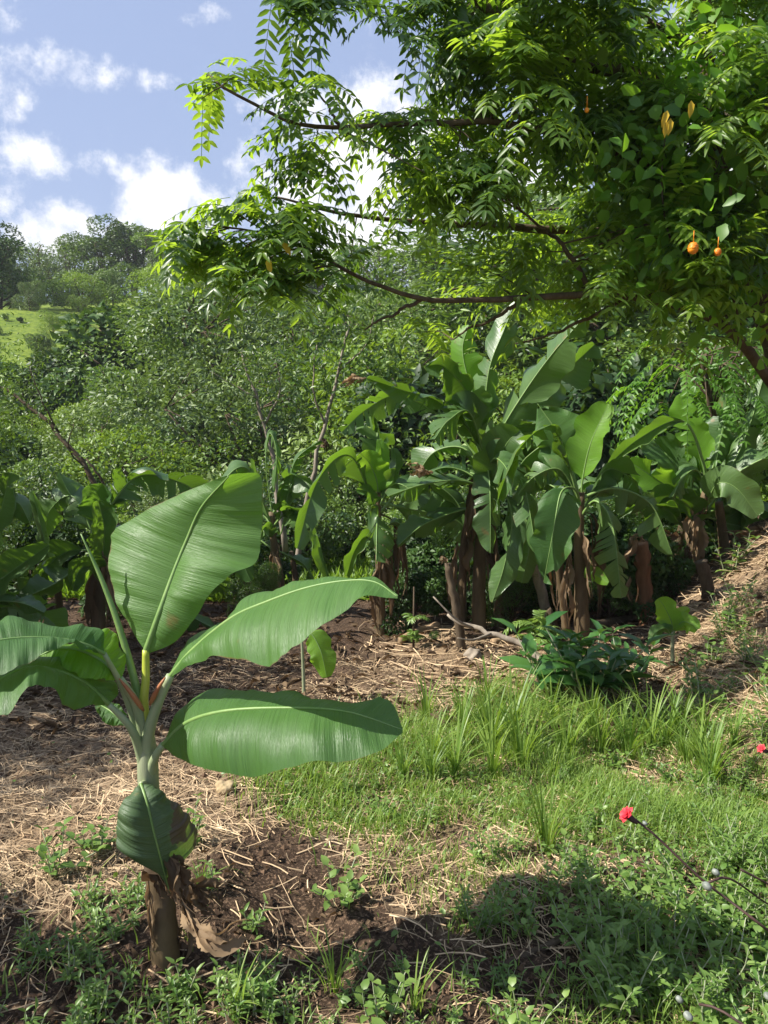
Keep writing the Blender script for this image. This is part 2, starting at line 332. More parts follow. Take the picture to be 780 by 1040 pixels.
# ------------------------------------------------------------------ zones of the ground (polygons seen from the photograph, applied where their ground points lie)
def inpoly(x, y, poly):
    x = np.asarray(x); y = np.asarray(y); c = np.zeros(x.shape, bool); n = len(poly)
    for i in range(n):
        x1, y1 = poly[i]; x2, y2 = poly[(i + 1) % n]
        if y1 == y2: continue
        k = ((y1 > y) != (y2 > y)) & (x < (x2 - x1) * (y - y1) / (y2 - y1) + x1); c ^= k
    return c
def zone(x, y, poly, soft=14):
    z = height(x, y, False); px, py = proj(np.stack([x, y, z], -1))
    j = fbm(x * 3, y * 3, 3, 21) * soft * 5; k = fbm(x * 3 + 40, y * 3, 3, 22) * soft * 3
    return inpoly(px + j, py + k, poly) & (y > .2)
Z_GRASS = [(255, 800), (330, 765), (410, 742), (440, 712), (560, 700), (650, 722), (760, 738), (1100, 750), (1300, 950), (760, 905), (660, 850), (560, 840), (440, 850), (340, 835)]
Z_THIN = [(300, 815), (440, 850), (620, 850), (560, 930), (480, 955), (420, 925), (370, 880), (320, 860)]
Z_BARE = [(60, 900), (150, 860), (270, 850), (340, 870), (420, 940), (520, 985), (480, 1100), (-100, 1100), (-100, 960)]
Z_WEEDR = [(640, 835), (760, 800), (1300, 800), (1500, 1500), (560, 1500), (570, 1000), (620, 960)]
Z_WEEDB = [(-600, 960), (60, 930), (110, 900), (200, 950), (330, 985), (480, 985), (620, 960), (640, 1500), (-900, 1500)]
Z_STRAWL = [(-900, 745), (60, 735), (150, 735), (240, 790), (270, 840), (190, 890), (60, 930), (-900, 950)]
Z_STRAWR = [(660, 700), (680, 655), (720, 600), (780, 540), (1100, 480), (1100, 740), (760, 740)]
Z_MID = [(400, 640), (560, 640), (640, 690), (600, 715), (440, 712), (390, 700)]

# ground mesh: one sheet on a polar grid round the viewpoint
az = np.concatenate([np.linspace(-52, 52, 420), np.linspace(56, 304, 63)]); az = np.radians(az)
rr = np.concatenate([[0.05], .35 * np.exp(np.linspace(0, math.log(700 / .35), 560))])
Rg, Ag = np.meshgrid(rr, az, indexing='ij'); X = Rg * np.sin(Ag); Y = Rg * np.cos(Ag)
Zg = height(X.ravel(), Y.ravel()).reshape(X.shape)
nr_, na = X.shape; V = np.stack([X.ravel(), Y.ravel(), Zg.ravel()], -1)
i = np.arange(nr_ - 1)[:, None] * na; j = np.arange(na)[None]; k = (j + 1) % na
Q = np.stack([i + j, i + k, i + na + k, i + na + j], -1).reshape(-1, 4)[:, ::-1]
g = MB(); g.add(V, Q)
ground = g.build('ground', M_ground); tag(ground, kind='structure')
vx, vy = V[:, 0], V[:, 1]
sa = np.zeros(len(V)); 
for zz, a in ((Z_STRAWL, 1), (Z_STRAWR, .95), (Z_THIN, .7), (Z_MID, .55), (Z_GRASS, .35)): sa = np.maximum(sa, a * sum(zone(vx + ox * vy, vy + oy * vy, zz, 14).astype(float) for ox, oy in ((-.04, 0), (.04, 0), (0, -.05), (0, .05), (.02, .03), (-.02, -.03), (0, 0))) / 7)
sa = np.clip(sa + (fbm(vx * 2.5, vy * 2.5, 4, 31) * 2.0) * (sa > 0), 0, 1); sa[(vy < .2)] = .5
b_ = np.maximum(0, vx - 2.6) ; ga = np.maximum(smooth(9.0, 12, np.hypot(vx, vy)), .5 * sum(zone(vx + ox * vy, vy + oy * vy, Z_GRASS, 14).astype(float) for ox, oy in ((-.04, 0), (.04, 0), (0, -.05), (0, .05), (0, 0))) / 5 * np.clip(vnoise(vx * 4, vy * 4, 50) * 1.6, 0, 1))
for nm, arr in (('straw', sa), ('green', ga)):
    a = ground.data.attributes.new(nm, 'FLOAT', 'POINT'); a.data.foreach_set('value', arr.astype(np.float32))

# ------------------------------------------------------------------ bushes and trees of the valley slope
def unit(v): return v / (np.linalg.norm(v, axis=-1, keepdims=True) + 1e-9)
def rdir(n, up=0): v = unit(rng.normal(size=(n, 3))); v[:, 2] += up; return unit(v)
def crown_mesh(mb, lobes, nleaf, ln, wd, kind=1, up=.5, shell=.55):
    per = np.array([l_[3] ** 2 for l_ in lobes]); per = per / per.sum() * nleaf
    for (cx, cy, cz, r), n in zip(lobes, per):
        n = int(n); d = rdir(n, .15); shell = min(.85, shell + .2); rad = r * (shell + (1 - shell) * rng.random(n) ** .6)
        rad *= 1 + .35 * (vnoise(d[:, 0] * 3 + cx * 5 + 9, d[:, 1] * 3 + d[:, 2] * 3 + 9, 3) - .4)
        P = np.array([cx, cy, cz]) + d * rad[:, None] * np.array([1, 1, .85])
        dr = unit(d * .6 + rng.normal(size=(n, 3)) * .6 + np.array([0, 0, -.25])); nrv = unit(d * .95 + rng.normal(size=(n, 3)) * .38 + np.array([0, 0, up * .8]))
        s_ = .65 + .7 * rng.random(n)
        mb.leaves(P, dr, nrv, ln * s_, wd * s_, np.clip(rng.normal(.42, .18, n) + .3 * rng.normal(), 0, 1), kind)
def make_bush(seed, H, W, nl, ln, wd, mat, nlobe=9, trunk=.25, airy=.55, low=0.15):
    global rng; keep = rng; rng = np.random.default_rng(seed)
    cr_, tk = MB(), MB(); lob = []
    for q in range(nlobe):
        a = rng.random() * 6.28; rr_ = W * .5 * rng.random() ** .6; zc = H * (low + (1 - low - .15) * rng.random())
        r = W * (.16 + .14 * rng.random()); rr_ *= 1 - .6 * max(0, zc / H - .5)
        lob.append((math.cos(a) * rr_, math.sin(a) * rr_, zc, r))
    lob.append((0, 0, H * .78, W * .2))
    crown_mesh(cr_, lob, nl, ln, wd, 1, .5, airy)
    top = np.array([.05 * W, 0, H * .6]); tp = spline([[0, 0, -.15], [.03 * H, .02 * H, H * .3], top], 8)
    tk.tube(tp, np.linspace(.035 * H * trunk * 3, .012 * H, 8), 7)
    for cx, cy, cz, r in lob:
        b0 = tp[int(min(7, max(1, cz / H * 6)))]
        tk.tube(spline([b0, (b0 + np.array([cx, cy, cz])) / 2 + [0, 0, -.04 * H], [cx, cy, cz]], 5), np.linspace(.012 * H, .004 * H, 5), 5)
        for _ in range(3):
            e = np.array([cx, cy, cz]) + rdir(1, .3)[0] * r * .9
            tk.tube([[cx, cy, cz], e], [.005 * H, .002 * H], 4)
    rng = keep
    return cr_.mesh('crown', mat), tk.mesh('trunk', M_wood)
def place(meshes, name, loc, sc_, rz, label, cat, group, flat=1.0, tilt=0):
    o = empty(name, loc, label, cat, group)
    o.scale = (sc_, sc_, sc_ * flat); o.rotation_euler = (tilt, 0, rz)
    for me, nm in zip(meshes, ('crown', 'trunk')):
        c = bpy.data.objects.new(nm, me); C.objects.link(c); c.parent = o
    return o
# every proto is one metre tall, scaled on placement
PR = {
 'mid':  [make_bush(s, 1, 1.0, 10500, .042, .02, M_b0, 11) for s in (1, 2, 3)],
 'pale': [make_bush(s, 1, .95, 10000, .029, .013, M_b1, 13, airy=.35) for s in (4, 5)],
 'dark': [make_bush(s, 1, .85, 6500, .056, .032, M_b2, 10) for s in (6, 7)],
 'lime': [make_bush(s, 1, 1.15, 9000, .037, .016, M_b3, 11, airy=.4) for s in (8, 9)],
 'sky':  [make_bush(s, 1, .62, 5200, .028, .014, M_b1, 17, low=.32, airy=.3) for s in (10, 11, 12)],
 'ntall': [make_bush(s, 1, .75, 24000, .0165, .0075, M_b0, 22, low=.15, airy=.4) for s in (17, 18)],
 'ndark': [make_bush(s, 1, .75, 20000, .018, .008, M_treeD, 20, low=.12, airy=.4) for s in (19, 20)],
 'tall': [make_bush(s, 1, .55, 8500, .03, .014, M_b0, 16, low=.2, airy=.4) for s in (13, 14)],
 'dtall': [make_bush(s, 1, .6, 6500, .032, .015, M_b2, 15, low=.2, airy=.4) for s in (15, 16)],
}
def gdist(px, d):      # ground point at depth d under pixel column px
    x = (px - 390) / F * d / 1.0; return np.array([x, d, gz(x, d)])
def put(kind, px, d, top, label, cat, group=None, flat=1., base=None, name=None):
    P = gdist(px, d); tp = at(px, top, d); H = max(.4, tp[2] - P[2])
    ms = random.choice(PR[kind])
    o = place(ms, name or ('bush' if cat == 'bush' else 'tree'), P - np.array([0, 0, .03 * H]), H * 1.04, random.random() * 6.28, label, cat, group, 1.0)
    if flat != 1: o.scale[0] *= flat; o.scale[1] *= flat
    return o
# skyline trees, left to right
for kind, px, d, top, fl, lab in [
    ('dtall', -8, 60, 222, 1.2, 'dark tree cut by the left edge of the skyline'),
    ('sky', 22, 88, 236, 1.4, 'thin feathery tree on the ridge beside the dark edge tree'),
    ('sky', 52, 86, 246, 1.5, 'low pale tree on the ridge left of the tallest ridge trees'),
    ('sky', 80, 84, 236, 1.1, 'upright wispy ridge tree in front of the white cloud base'),
    ('tall', 112, 80, 234, 1.7, 'rounded olive tree on the ridge beside the wispy tree'),
    ('tall', 143, 78, 220, 1.4, 'tallest ridge tree with ragged top under the cloud'),
    ('tall', 172, 76, 236, 1.7, 'broad ridge tree partly behind the bright leafy branch tips'),
    ('sky', 207, 76, 240, 1.6, 'grey green ridge tree behind the drooping branch tips'),
    ('tall', 246, 74, 246, 1.8, 'ridge tree seen through the lower leaves of the big branch'),
    ('sky', 290, 74, 238, 1.8, 'ridge tree behind the middle of the overhanging branch'),
    ('tall', 335, 70, 250, 1.9, 'ridge tree showing dark under the arching bough'),
    ('sky', 385, 66, 246, 1.9, 'pale ridge tree behind the centre of the arching bough'),
    ('tall', 440, 62, 240, 1.8, 'ridge tree above the tall banana clump'),
    ('mid', 10, 62, 254, 1.2, 'small round tree under the skyline at far left'),
    ('lime', 93, 62, 278, 1.5, 'soft yellow green tree standing at the grass slope'),
    ('pale', 40, 58, 285, .9, 'lone spindly tree on the open grass slope'),
    ('mid', 14, 54, 318, .8, 'dark small tree on the open grass slope near the left edge'),
    ('mid', 122, 64, 272, .7, 'narrow young tree at the right end of the grass slope')]:
    put(kind, px, d, top, lab, 'tree', 'trees along the far ridge', fl)
for i_, (px, d, top, kd) in enumerate([(-5, 66, 296, 'mid'), (22, 70, 284, 'pale'), (48, 62, 300, 'mid'), (70, 68, 285, 'dark'), (88, 60, 302, 'lime'), (108, 66, 284, 'mid'), (30, 54, 322, 'dark'), (62, 52, 318, 'lime'), (5, 50, 330, 'mid'), (92, 52, 322, 'pale'), (120, 56, 310, 'dark'), (45, 47, 338, 'mid')]):
    put(kd, px, d, top, 'small tree scattered on the sunny grass slope at far left', 'tree', 'small trees on the grass slope', 1.1)
# named mid-distance trees
for kind, px, d, top, fl, lab in [
    ('dark', 185, 34, 290, 1.2, 'glossy dark tree in the middle of the left thicket'),
    ('ntall', 235, 30, 262, 1.6, 'tall olive tree rising behind the thicket below the branch tips'),
    ('pale', 300, 26, 300, 1.3, 'pale fine leaved tree above the torn banana leaf'),
    ('ntall', 350, 30, 290, 1.3, 'round tree behind the arching bough centre'),
    ('lime', 430, 20, 370, 1.3, 'yellow green bush left of the big banana clump'),
    ('dark', 592, 13, 362, 1.0, 'brown green bush with curled leaves behind the upright bright banana leaf'),
    ('ntall', 500, 26, 262, 1.2, 'tree behind the top leaves of the big banana clump'),
    ('ndark', 560, 28, 225, 1.6, 'dark tree seen beneath the thick part of the overhanging crown'),
    ('ntall', 650, 26, 170, 1.8, 'tall tree behind the orange fruits'),
    ('ndark', 720, 22, 120, 1.8, 'dark tree behind the leaning trunk at right'),
    ('ntall', 800, 20, 90, 1.8, 'tall tree cut by the right edge behind the crown'),
    ('ntall', 690, 15, 300, 1.4, 'mid green tree behind the feathery fronds'),
    ('tall', 600, 46, 190, 1.8, 'distant tree above the small patch of grass at right'),
    ('ndark', 770, 12, 330, 1.1, 'dark bush at right edge behind the leaning trunk')]:
    put(kind, px, d, top, lab, 'tree' if 'bush' not in lab else 'bush', None, fl)
for kind, px, d, top, fl, lab in [
    ('dark', 62, 30, 352, 1.2, 'dark leafy tree below the grass slope at left'), ('ndark', 140, 26, 372, 1.2, 'dense dark tree in the left thicket above the tall upright leaf'),
    ('dark', 212, 21, 396, 1.1, 'dark round bush behind the leaning sapling tops'), ('ndark', 330, 21, 345, 1.2, 'dark tree behind the bare crooked sapling'),
    ('dark', 400, 17, 372, 1.1, 'dark bush left of the tallest banana clump'), ('dark', 12, 19, 432, 1.2, 'dark bush at the left edge above the banana leaves'),
    ('pale', 95, 20, 410, 1.3, 'feathery pale tree over the left banana clump'), ('pale', 265, 18, 372, 1.2, 'airy pale tree behind the forked sapling'), ('lime', 170, 16, 452, 1.3, 'yellow green bush above the tall upright leaf'),
    ('lime', 455, 16, 400, 1.0, 'yellow green bush peeping behind the tallest banana clump')]:
    put(kind, px, d, top, lab, 'tree' if 'tree' in lab else 'bush', None, fl)
# the thicket itself
LAB = {'mid': 'round mid green bush in the thicket on the valley slope', 'pale': 'pale small leaved bush in the thicket on the valley slope',
       'dark': 'dark glossy leaved bush in the thicket on the valley slope', 'lime': 'yellow green low bush in the thicket on the valley slope'}
OPEN = [[(-200, 284), (100, 290), (130, 300), (130, 322), (60, 332), (-200, 332)], [(560, 330), (655, 325), (660, 350), (590, 385)],
        [(30, 478), (90, 478), (90, 560), (30, 560)]]
nb = 0
for d in [10.5, 12, 13.5, 15.5, 18, 21, 24, 28, 33, 38, 44, 50, 57, 65, 73]:
    step = {True: 62, False: 44}[d < 18]; px = -70 + random.random() * 40
    while px < 860:
        dd = d * (1 + random.uniform(-.06, .06)); P = gdist(px, dd); _, py = proj(P); py = py[0]
        skip = any(inpoly(np.array(px), np.array(py - 6), o_) for o_ in OPEN) or (d < 14 and 300 < px < 440 and random.random() < .5)
        if d < 13 and random.random() < .35: skip = True
        kd = random.choices(['mid', 'pale', 'dark', 'lime'], [.31, .26, .23, .2])[0]
        Hpx = random.uniform(42, 95) * (1.35 if d < 30 else 1.0) * (.6 if d > 50 else 1); H = Hpx / F * dd
        if d < 15 and (285 < px < 465 or 20 < px < 120 or 190 < px < 250) and random.random() < .85: skip = True
        if d > 24 and px < 150 and py - Hpx < 345: skip = skip or py - Hpx < 322
        if not skip and random.random() < .93:
            if kd == 'lime': H *= .7
            ms = random.choice(PR[kd]); P[2] -= .04 * H
            place(ms, 'bush', P, H, random.random() * 6.28, LAB[kd], 'bush', 'bushes of the valley thicket', random.uniform(.8, 1.1)); nb += 1
        px += step * random.uniform(.7, 1.3)
print('thicket bushes', nb)

for k, (px, d, H, kd) in enumerate([(20, 7.6, 1.0, 'dark'), (140, 7.4, .9, 'dark'), (255, 7.9, .8, 'dark'), (420, 7.6, .9, 'dark'), (455, 7.8, 1.2, 'ndark'), (515, 7.5, 1.2, 'dark'), (550, 7.8, 1.3, 'ndark'), (615, 7.3, 1.1, 'dark'), (650, 7.7, 1.3, 'ndark'), (690, 8.3, 1.2, 'dark'), (740, 9.2, 1.3, 'ndark'), (790, 9.0, 1.3, 'dark'), (590, 9.4, 1.3, 'dark'), (480, 9.4, 1.2, 'dark')]):  # dark foliage added in place of the canopy shade behind the stems
    P = gdist(px, d); ms = PR[kd][k % 2]; place(ms, 'bush', P, H, k * 1.7, 'dark bush added for canopy shade close behind the banana stems', 'bush', 'added dark bushes behind the banana stems')
place(PR['ntall'][0], 'tree', np.array([-4.7, 3.8, gz(-4.7, 3.8)]), 3.9, 1.0, 'leafy tree beyond the left edge shading the soil behind the foreground banana', 'tree', None)
for k, (px, d, H, kd) in enumerate([(130, 6.8, .55, 'ndark'), (425, 6.7, .6, 'dark'), (525, 6.8, .7, 'ndark'), (555, 7.0, .7, 'dark'), (625, 6.9, .6, 'ndark'), (675, 7.0, .6, 'dark'), (252, 7.1, .6, 'ndark')]):  # low dark foliage added to cover lit ground where canopy shade belongs
    P = gdist(px, d); ms = PR[kd][k % 2]; place(ms, 'bush', P, H, k * 1.7, 'low dark shrub added for shade between the banana stems', 'bush', 'added dark shrubs between the banana stems')
place(PR['ntall'][1], 'tree', np.array([-4.15, 5.3, gz(-4.15, 5.3)]), 3.2, 2.3, 'second leafy tree beyond the left edge shading the clearing', 'tree', None)
place(PR['sky'][1], 'bush', np.array([-2.1, 1.68, gz(-2.1, 1.68)]), 1.5, 2.0, 'leafy shrub beyond the left edge shading the foreground soil', 'bush', None)
# low growth covering the slope behind the bananas
ug = MB(); n = 90000
yy = 8.2 + 30 * rng.random(n) ** 1.6; xx = (rng.random(n) - .5) * (yy * 1.25 + 2); zz = height(xx, yy)
P = np.stack([xx, yy, zz], -1); kk = rng.random(n) < (.25 + .9 * vnoise(xx * .8, yy * .8, 77)); P = P[kk]; n = len(P); s_ = P[:, 1] / 14
dr = rdir(n, 1.0); ug.leaves(P, dr, rdir(n, .4), (.16 + .2 * rng.random(n)) * np.sqrt(s_) , (.03 + .03 * rng.random(n)) * np.sqrt(s_), np.clip(rng.normal(.5 + .4 * (vnoise(P[:, 0] * .5, P[:, 1] * .5, 78) - .5), .18), 0, 1), 1)
tag(ug.build('undergrowth', M_under), 'bright green low growth covering the slope behind the bananas', 'undergrowth', kind='stuff')

# bare slender saplings
def branchy(name, label, cat, lines, mat, part='trunk', extra=None):
    base = ats([lines[0][0][0]])[0]; o = empty(name, base, label, cat)
    for k, (pts, r0, r1) in enumerate(lines):
        mb = MB(); Pn = spline(ats(pts), 14); Pn[1:-1] += rng.normal(size=(12, 3)) * r0 * .35; mb.tube(Pn, np.linspace(r0, r1, 14), 7); mb.build(part if k == 0 else 'branch', mat, o)
    return o
def saplingleaves(o, pts, mat, n, ln, spread):
    mb = MB(); A = ats(pts); idx = rng.integers(0, len(A), n); P = A[idx] + rng.normal(size=(n, 3)) * spread
    mb.leaves(P, rdir(n, -.1), rdir(n, .7), ln * (.6 + .8 * rng.random(n)), ln * .35, rng.random(n), 1); mb.build('foliage', mat, o)
s1 = branchy('sapling', 'bare crooked sapling rising behind the torn grey banana leaf', 'sapling', [([(300, 600, 8.2), (305, 545, 8.2), (318, 480, 8.2), (330, 430, 8.2), (345, 370, 8.2), (355, 330, 8.2)], .035, .012), ([(330, 430, 8.2), (318, 395, 8.1), (322, 350, 8.1)], .014, .005), ([(345, 375, 8.2), (372, 350, 8.3), (380, 320, 8.3)], .012, .004)], M_woodL)
saplingleaves(s1, [(355, 330, 8.2), (322, 350, 8.1), (380, 320, 8.3), (345, 370, 8.2)], M_b0, 900, .09, .28)
s2 = branchy('sapling', 'forked grey sapling with thin bare twigs in the thicket', 'sapling', [([(290, 560, 9.4), (278, 470, 9.4), (270, 430, 9.4), (252, 380, 9.4), (245, 355, 9.4)], .04, .012), ([(270, 430, 9.4), (285, 395, 9.3), (280, 365, 9.3)], .016, .005), ([(262, 405, 9.4), (235, 390, 9.4), (215, 378, 9.4)], .012, .004)], M_woodL)
saplingleaves(s2, [(245, 355, 9.4), (280, 365, 9.3), (215, 378, 9.4), (255, 380, 9.4)], M_b1, 1100, .08, .3)
s3 = branchy('sapling', 'leaning dark sapling crossing the left thicket', 'sapling', [([(128, 548, 7.6), (90, 480, 7.6), (50, 430, 7.7), (12, 400, 7.8), (-20, 380, 7.8)], .032, .014), ([(60, 440, 7.7), (40, 400, 7.6), (30, 372, 7.6)], .012, .004), ([(88, 478, 7.6), (70, 455, 7.5), (75, 430, 7.5)], .01, .004), ([(112, 525, 7.6), (105, 492, 7.5), (88, 466, 7.5)], .02, .008)], M_wood)
saplingleaves(s3, [(10, 400, 7.8), (30, 372, 7.6), (0, 390, 7.8), (20, 440, 7.6), (75, 430, 7.5), (-20, 380, 7.8), (40, 470, 7.6), (10, 500, 7.6)], M_b0, 2600, .045, .26)

# ------------------------------------------------------------------ banana leaves
def frames(Pm):
    T = unit(np.gradient(Pm, axis=0)); V_ = unit(Pm - CAM); S = unit(np.cross(T, V_)); Nn = np.cross(S, T); return T, S, Nn
def auto_leaf(root, mid, w_, roll=0, fold=25, curl=20, tears=0, mat=None, pet=0, seed=0, rib=M_mid, rr0=None, label=None, name='leaf', asym=1.0, tw=0):
    """mid: (px,py,depth) points; the first pet fraction of the curve is bare stalk"""
    rg = np.random.default_rng(abs(seed) + 100); mat = mat or M_ban2
    Pm = spline(ats(mid), 60); T, S, Nn = frames(Pm)
    tt = np.linspace(0, 1, 60); a = (np.radians(roll) + np.radians(tw) * tt)[:, None]; S2 = S * np.cos(a) + Nn * np.sin(a); N2 = np.cross(S2, T)
    flip = np.sign(N2[:, 2].mean() + 1e-3); N2 = N2 * flip     # N2 points up: halves droop away from it
    f = lambda A, t: np.stack([np.interp(t, tt, A[:, c]) for c in range(3)], -1)
    mb = MB(); gap0 = .34 if tears else 0; mm = 6
    for side in (1, -1):
        nb_ = int(tears * (.7 + .6 * rg.random())); cuts = np.sort(np.concatenate([[pet], pet + (1 - pet) * (.1 + .85 * rg.random(nb_)), [1]]))
        for k in range(len(cuts) - 1):
            t0, t1 = cuts[k], cuts[k + 1]
            if t1 - t0 < .004: continue
            ns = max(3, int((t1 - t0) * 46)); t = np.linspace(t0, t1, ns); e = rg.normal() * .42 if tears else 0
            u = (t - pet) / (1 - pet); prof = np.minimum(1, (u / .16 + .02) ** .6) * np.minimum(1, ((1 - u) / .34 + 1e-4) ** .62)
            W = w_ * prof * (1 if side > 0 else asym); W = W * (1 + .07 * np.sin(u * 23 + seed) * (u > .1)) * (1 - (.25 * rg.random() if tears else 0))
            pts = []; x = np.zeros(ns); z = np.zeros(ns)
            for s in range(mm + 1):
                sv = s / mm; gp = gap0 * sv * rg.uniform(.5, 1.1) if tears else 0
                te = np.clip((t0 + t1) / 2 + (t - (t0 + t1) / 2) * (1 - gp) + .07 * sv * (1 - pet), 0, 1)
                if s:
                    th = np.radians(fold + curl * sv + 9 * np.sin(u * 11 + side * 2 + seed)) + e * sv + .15 * np.sin(u * 31 + seed) * sv * sv
                    x = x + np.cos(th) / mm; z = z - np.sin(th) / mm
                pts.append(f(Pm, te) + f(S2, te) * (side * x * W)[:, None] + f(N2, te) * (z * W)[:, None])
            Vv = np.stack(pts, 1).reshape(-1, 3); i = np.arange(ns - 1)[:, None] * (mm + 1); j = np.arange(mm)[None]
            Q = np.stack([i + j, i + j + 1, i + j + mm + 2, i + j + mm + 1], -1).reshape(-1, 4)
            if side < 0: Q = Q[:, ::-1]
            uv = np.stack([np.repeat(t, mm + 1), np.tile(np.linspace(0, 1, mm + 1) * side, ns)], -1)
            mb.add(Vv, Q, None, .5 + .12 * rg.normal(), uv)
    lf = mb.build(name, mat, root)
    if label: lf['label'] = label
    r0 = rr0 or w_ * .065; tb = MB(); tb.tube(Pm, np.interp(tt, [0, .3, 1], [r0, r0 * .6, r0 * .12]), 7); sub(lf, tb, 'midrib', rib, root)
    return lf
def loft_leaf(root, mid, A, B, bulge=(.02, .02), mat=None, n=130, mm=12, rr0=.007, label=None, rib=M_mid, stalk=None, tint=.5, ripple=.007, seed=0, srad=None, smat=None, name='leaf', dead=None):
    Pm = spline(ats(mid), n); mb = MB(); u = np.linspace(0, 1, n)
    for side, E, bl in ((1, A, bulge[0]), (-1, B, bulge[1])):
        Pe = spline(ats(E), n); D = Pe - Pm; T = unit(np.gradient(Pm, axis=0)); Nn = unit(np.cross(T, D) + 1e-9); Nn *= np.sign(Nn @ (CAM - Pm.mean(0)) + 1e-6)[:, None]
        pts = []
        for s in range(mm + 1):
            sv = s / mm; rp = (ripple * sv * (np.sin(u * 17 + seed + side + sv) + .6 * np.sin(u * 41 + 2 * seed - 2 * sv)) + .0032 * sv ** .5 * 2 * (vnoise(u * 46 + seed * 9, u * 0 + side + sv * .6 + 3, 8) - .5)) * np.minimum(1, 8 * u * (1 - u))
            pts.append(Pm + D * sv + Nn * (bl * 4 * sv * (1 - sv) * np.sin(np.pi * np.clip(u * 1.1, 0, 1)) + rp)[:, None])
        Vv = np.stack(pts, 1).reshape(-1, 3); i = np.arange(n - 1)[:, None] * (mm + 1); j = np.arange(mm)[None]
        Q = np.stack([i + j, i + j + 1, i + j + mm + 2, i + j + mm + 1], -1).reshape(-1, 4)
        if side < 0: Q = Q[:, ::-1]
        uv = np.stack([np.repeat(u, mm + 1), np.tile(np.linspace(0, 1, mm + 1) * side, n)], -1)
        tv = np.full(len(Vv), tint)
        if dead is not None: tv = np.where(dead(uv[:, 0], uv[:, 1]), 1.6, tv)
        mb.add(Vv, Q, None, tv, uv)
    lf = mb.build(name, mat or M_ban, root)
    if label: lf['label'] = label
    tb = MB(); tb.tube(Pm, np.interp(u, [0, 1], [rr0, rr0 * .2]), 8); sub(lf, tb, 'midrib', rib, root)
    if stalk:
        tb = MB(); Ps = spline(ats(stalk), 16); tb.tube(Ps, np.interp(np.linspace(0, 1, 16), [0, 1], srad or (.016, .009)), 10); sub(lf, tb, 'petiole', smat or M_pet, root)
    return lf

# ---- foreground banana plant
b0 = gpt(168, 975); D0 = b0[1]
ban = empty('banana_plant', b0, 'young banana plant in the foreground with broad whole green leaves and a brown stem base', 'banana plant')
print('main plant at', b0)
d = D0 + .02
mb = MB(); Ps = spline([b0 + [0, 0, -.05], at(166, 930, D0), at(158, 880, d), at(153, 830, d)], 22); 
mb.tube(Ps, np.interp(np.linspace(0, 1, 22), [0, .15, .5, 1], [.045, .038, .034, .026]) * (1 + .06 * np.sin(np.arange(22) * 2.2)), 14); mb.build('stem_base', M_stem, ban)
mb = MB(); mb.tube(spline([at(155, 850, d), at(151, 800, d), at(150, 770, d), at(150, 740, d)], 12), [.026, .026, .026, .026, .027, .028, .028, .028, .027, .024, .02, .012], 14); mb.build('pseudostem', M_stemG, ban)
loft_leaf(ban, [(148, 662, d + .02), (162, 622, d + .03), (176, 583, d + .06), (190, 548, d + .08), (205, 515, d + .07), (232, 484, d + .02)],
    [(148, 662, d + .02), (124, 625, d + .06), (113, 585, d + .12), (111, 552, d + .16), (113, 540, d + .17), (145, 521, d + .15), (188, 499, d + .1), (230, 483, d + .02)],
    [(150, 664, d + .02), (180, 650, d + .02), (205, 616, d + .0), (232, 586, d + .0), (258, 571, d + .02), (266, 540, d + .06), (267, 505, d + .06), (264, 484, d + .05), (245, 481, d + .03), (234, 482, d + .02)],
    (.02, .02), label='tall upright leaf with glowing pale underside', stalk=[(150, 745, d), (146, 715, d), (148, 690, d + .01), (148, 660, d + .02)], srad=(.014, .009), smat=M_petY, rr0=.009, tint=.75, seed=1)
loft_leaf(ban, [(172, 688, d - .02), (196, 660, d - .04), (235, 628, d - .08), (272, 611, d - .12), (312, 597, d - .16), (350, 590, d - .2), (380, 591, d - .24), (404, 606, d - .28)],
    [(172, 686, d - .02), (183, 660, d + .04), (205, 643, d + .08), (243, 626, d + .08), (251, 604, d + .06), (285, 598, d + 0), (330, 588, d - .1), (372, 585, d - .18), (404, 604, d - .28)],
    [(172, 690, d - .02), (190, 676, d - .08), (215, 668, d - .15), (248, 671, d - .24), (276, 674, d - .3), (300, 657, d - .32), (335, 633, d - .32), (365, 606, d - .3), (404, 608, d - .28)],
    (.012, .022), label='leaf arching right with curled bright tip', stalk=[(151, 790, d), (150, 750, d - .01), (160, 715, d - .02), (173, 686, d - .02)], srad=(.02, .011), tint=.5, seed=2)
loft_leaf(ban, [(165, 757, d - .04), (190, 734, d - .08), (231, 722, d - .14), (298, 719, d - .2), (353, 723, d - .24), (409, 741, d - .26)],
    [(165, 757, d - .04), (176, 732, d - .02), (200, 709, d + .02), (232, 698, d + .03), (278, 703, d - .03), (330, 710, d - .1), (392, 713, d - .18), (409, 739, d - .26)],
    [(165, 758, d - .04), (182, 771, d - .13), (222, 784, d - .24), (262, 787, d - .3), (309, 777, d - .34), (353, 771, d - .35), (386, 762, d - .33), (409, 744, d - .27)],
    (.01, .025), label='lowest right leaf held out level', stalk=[(152, 815, d), (153, 785, d - .01), (158, 768, d - .03), (166, 756, d - .04)], srad=(.018, .009), tint=.45, seed=3)
loft_leaf(ban, [(122, 690, d - .04), (105, 673, d - .05), (82, 661, d - .07), (58, 659, d - .08), (38, 667, d - .09)],  # backlit base of the left leaf, its glow put into a brighter material
    [(124, 688, d - .04), (127, 672, d + .0), (123, 654, d + .03), (112, 640, d + .05), (88, 648, d + .02), (60, 655, d - .04), (38, 665, d - .09)],
    [(116, 691, d - .04), (98, 690, d - .1), (78, 685, d - .12), (58, 677, d - .12), (38, 669, d - .09)],
    (.008, .008), mat=M_banY, tint=.9, seed=4, label='left leaf base coloured yellow green for its backlit glow', stalk=[(150, 790, d), (146, 750, d), (138, 715, d - .02), (122, 689, d - .04)], srad=(.02, .009))
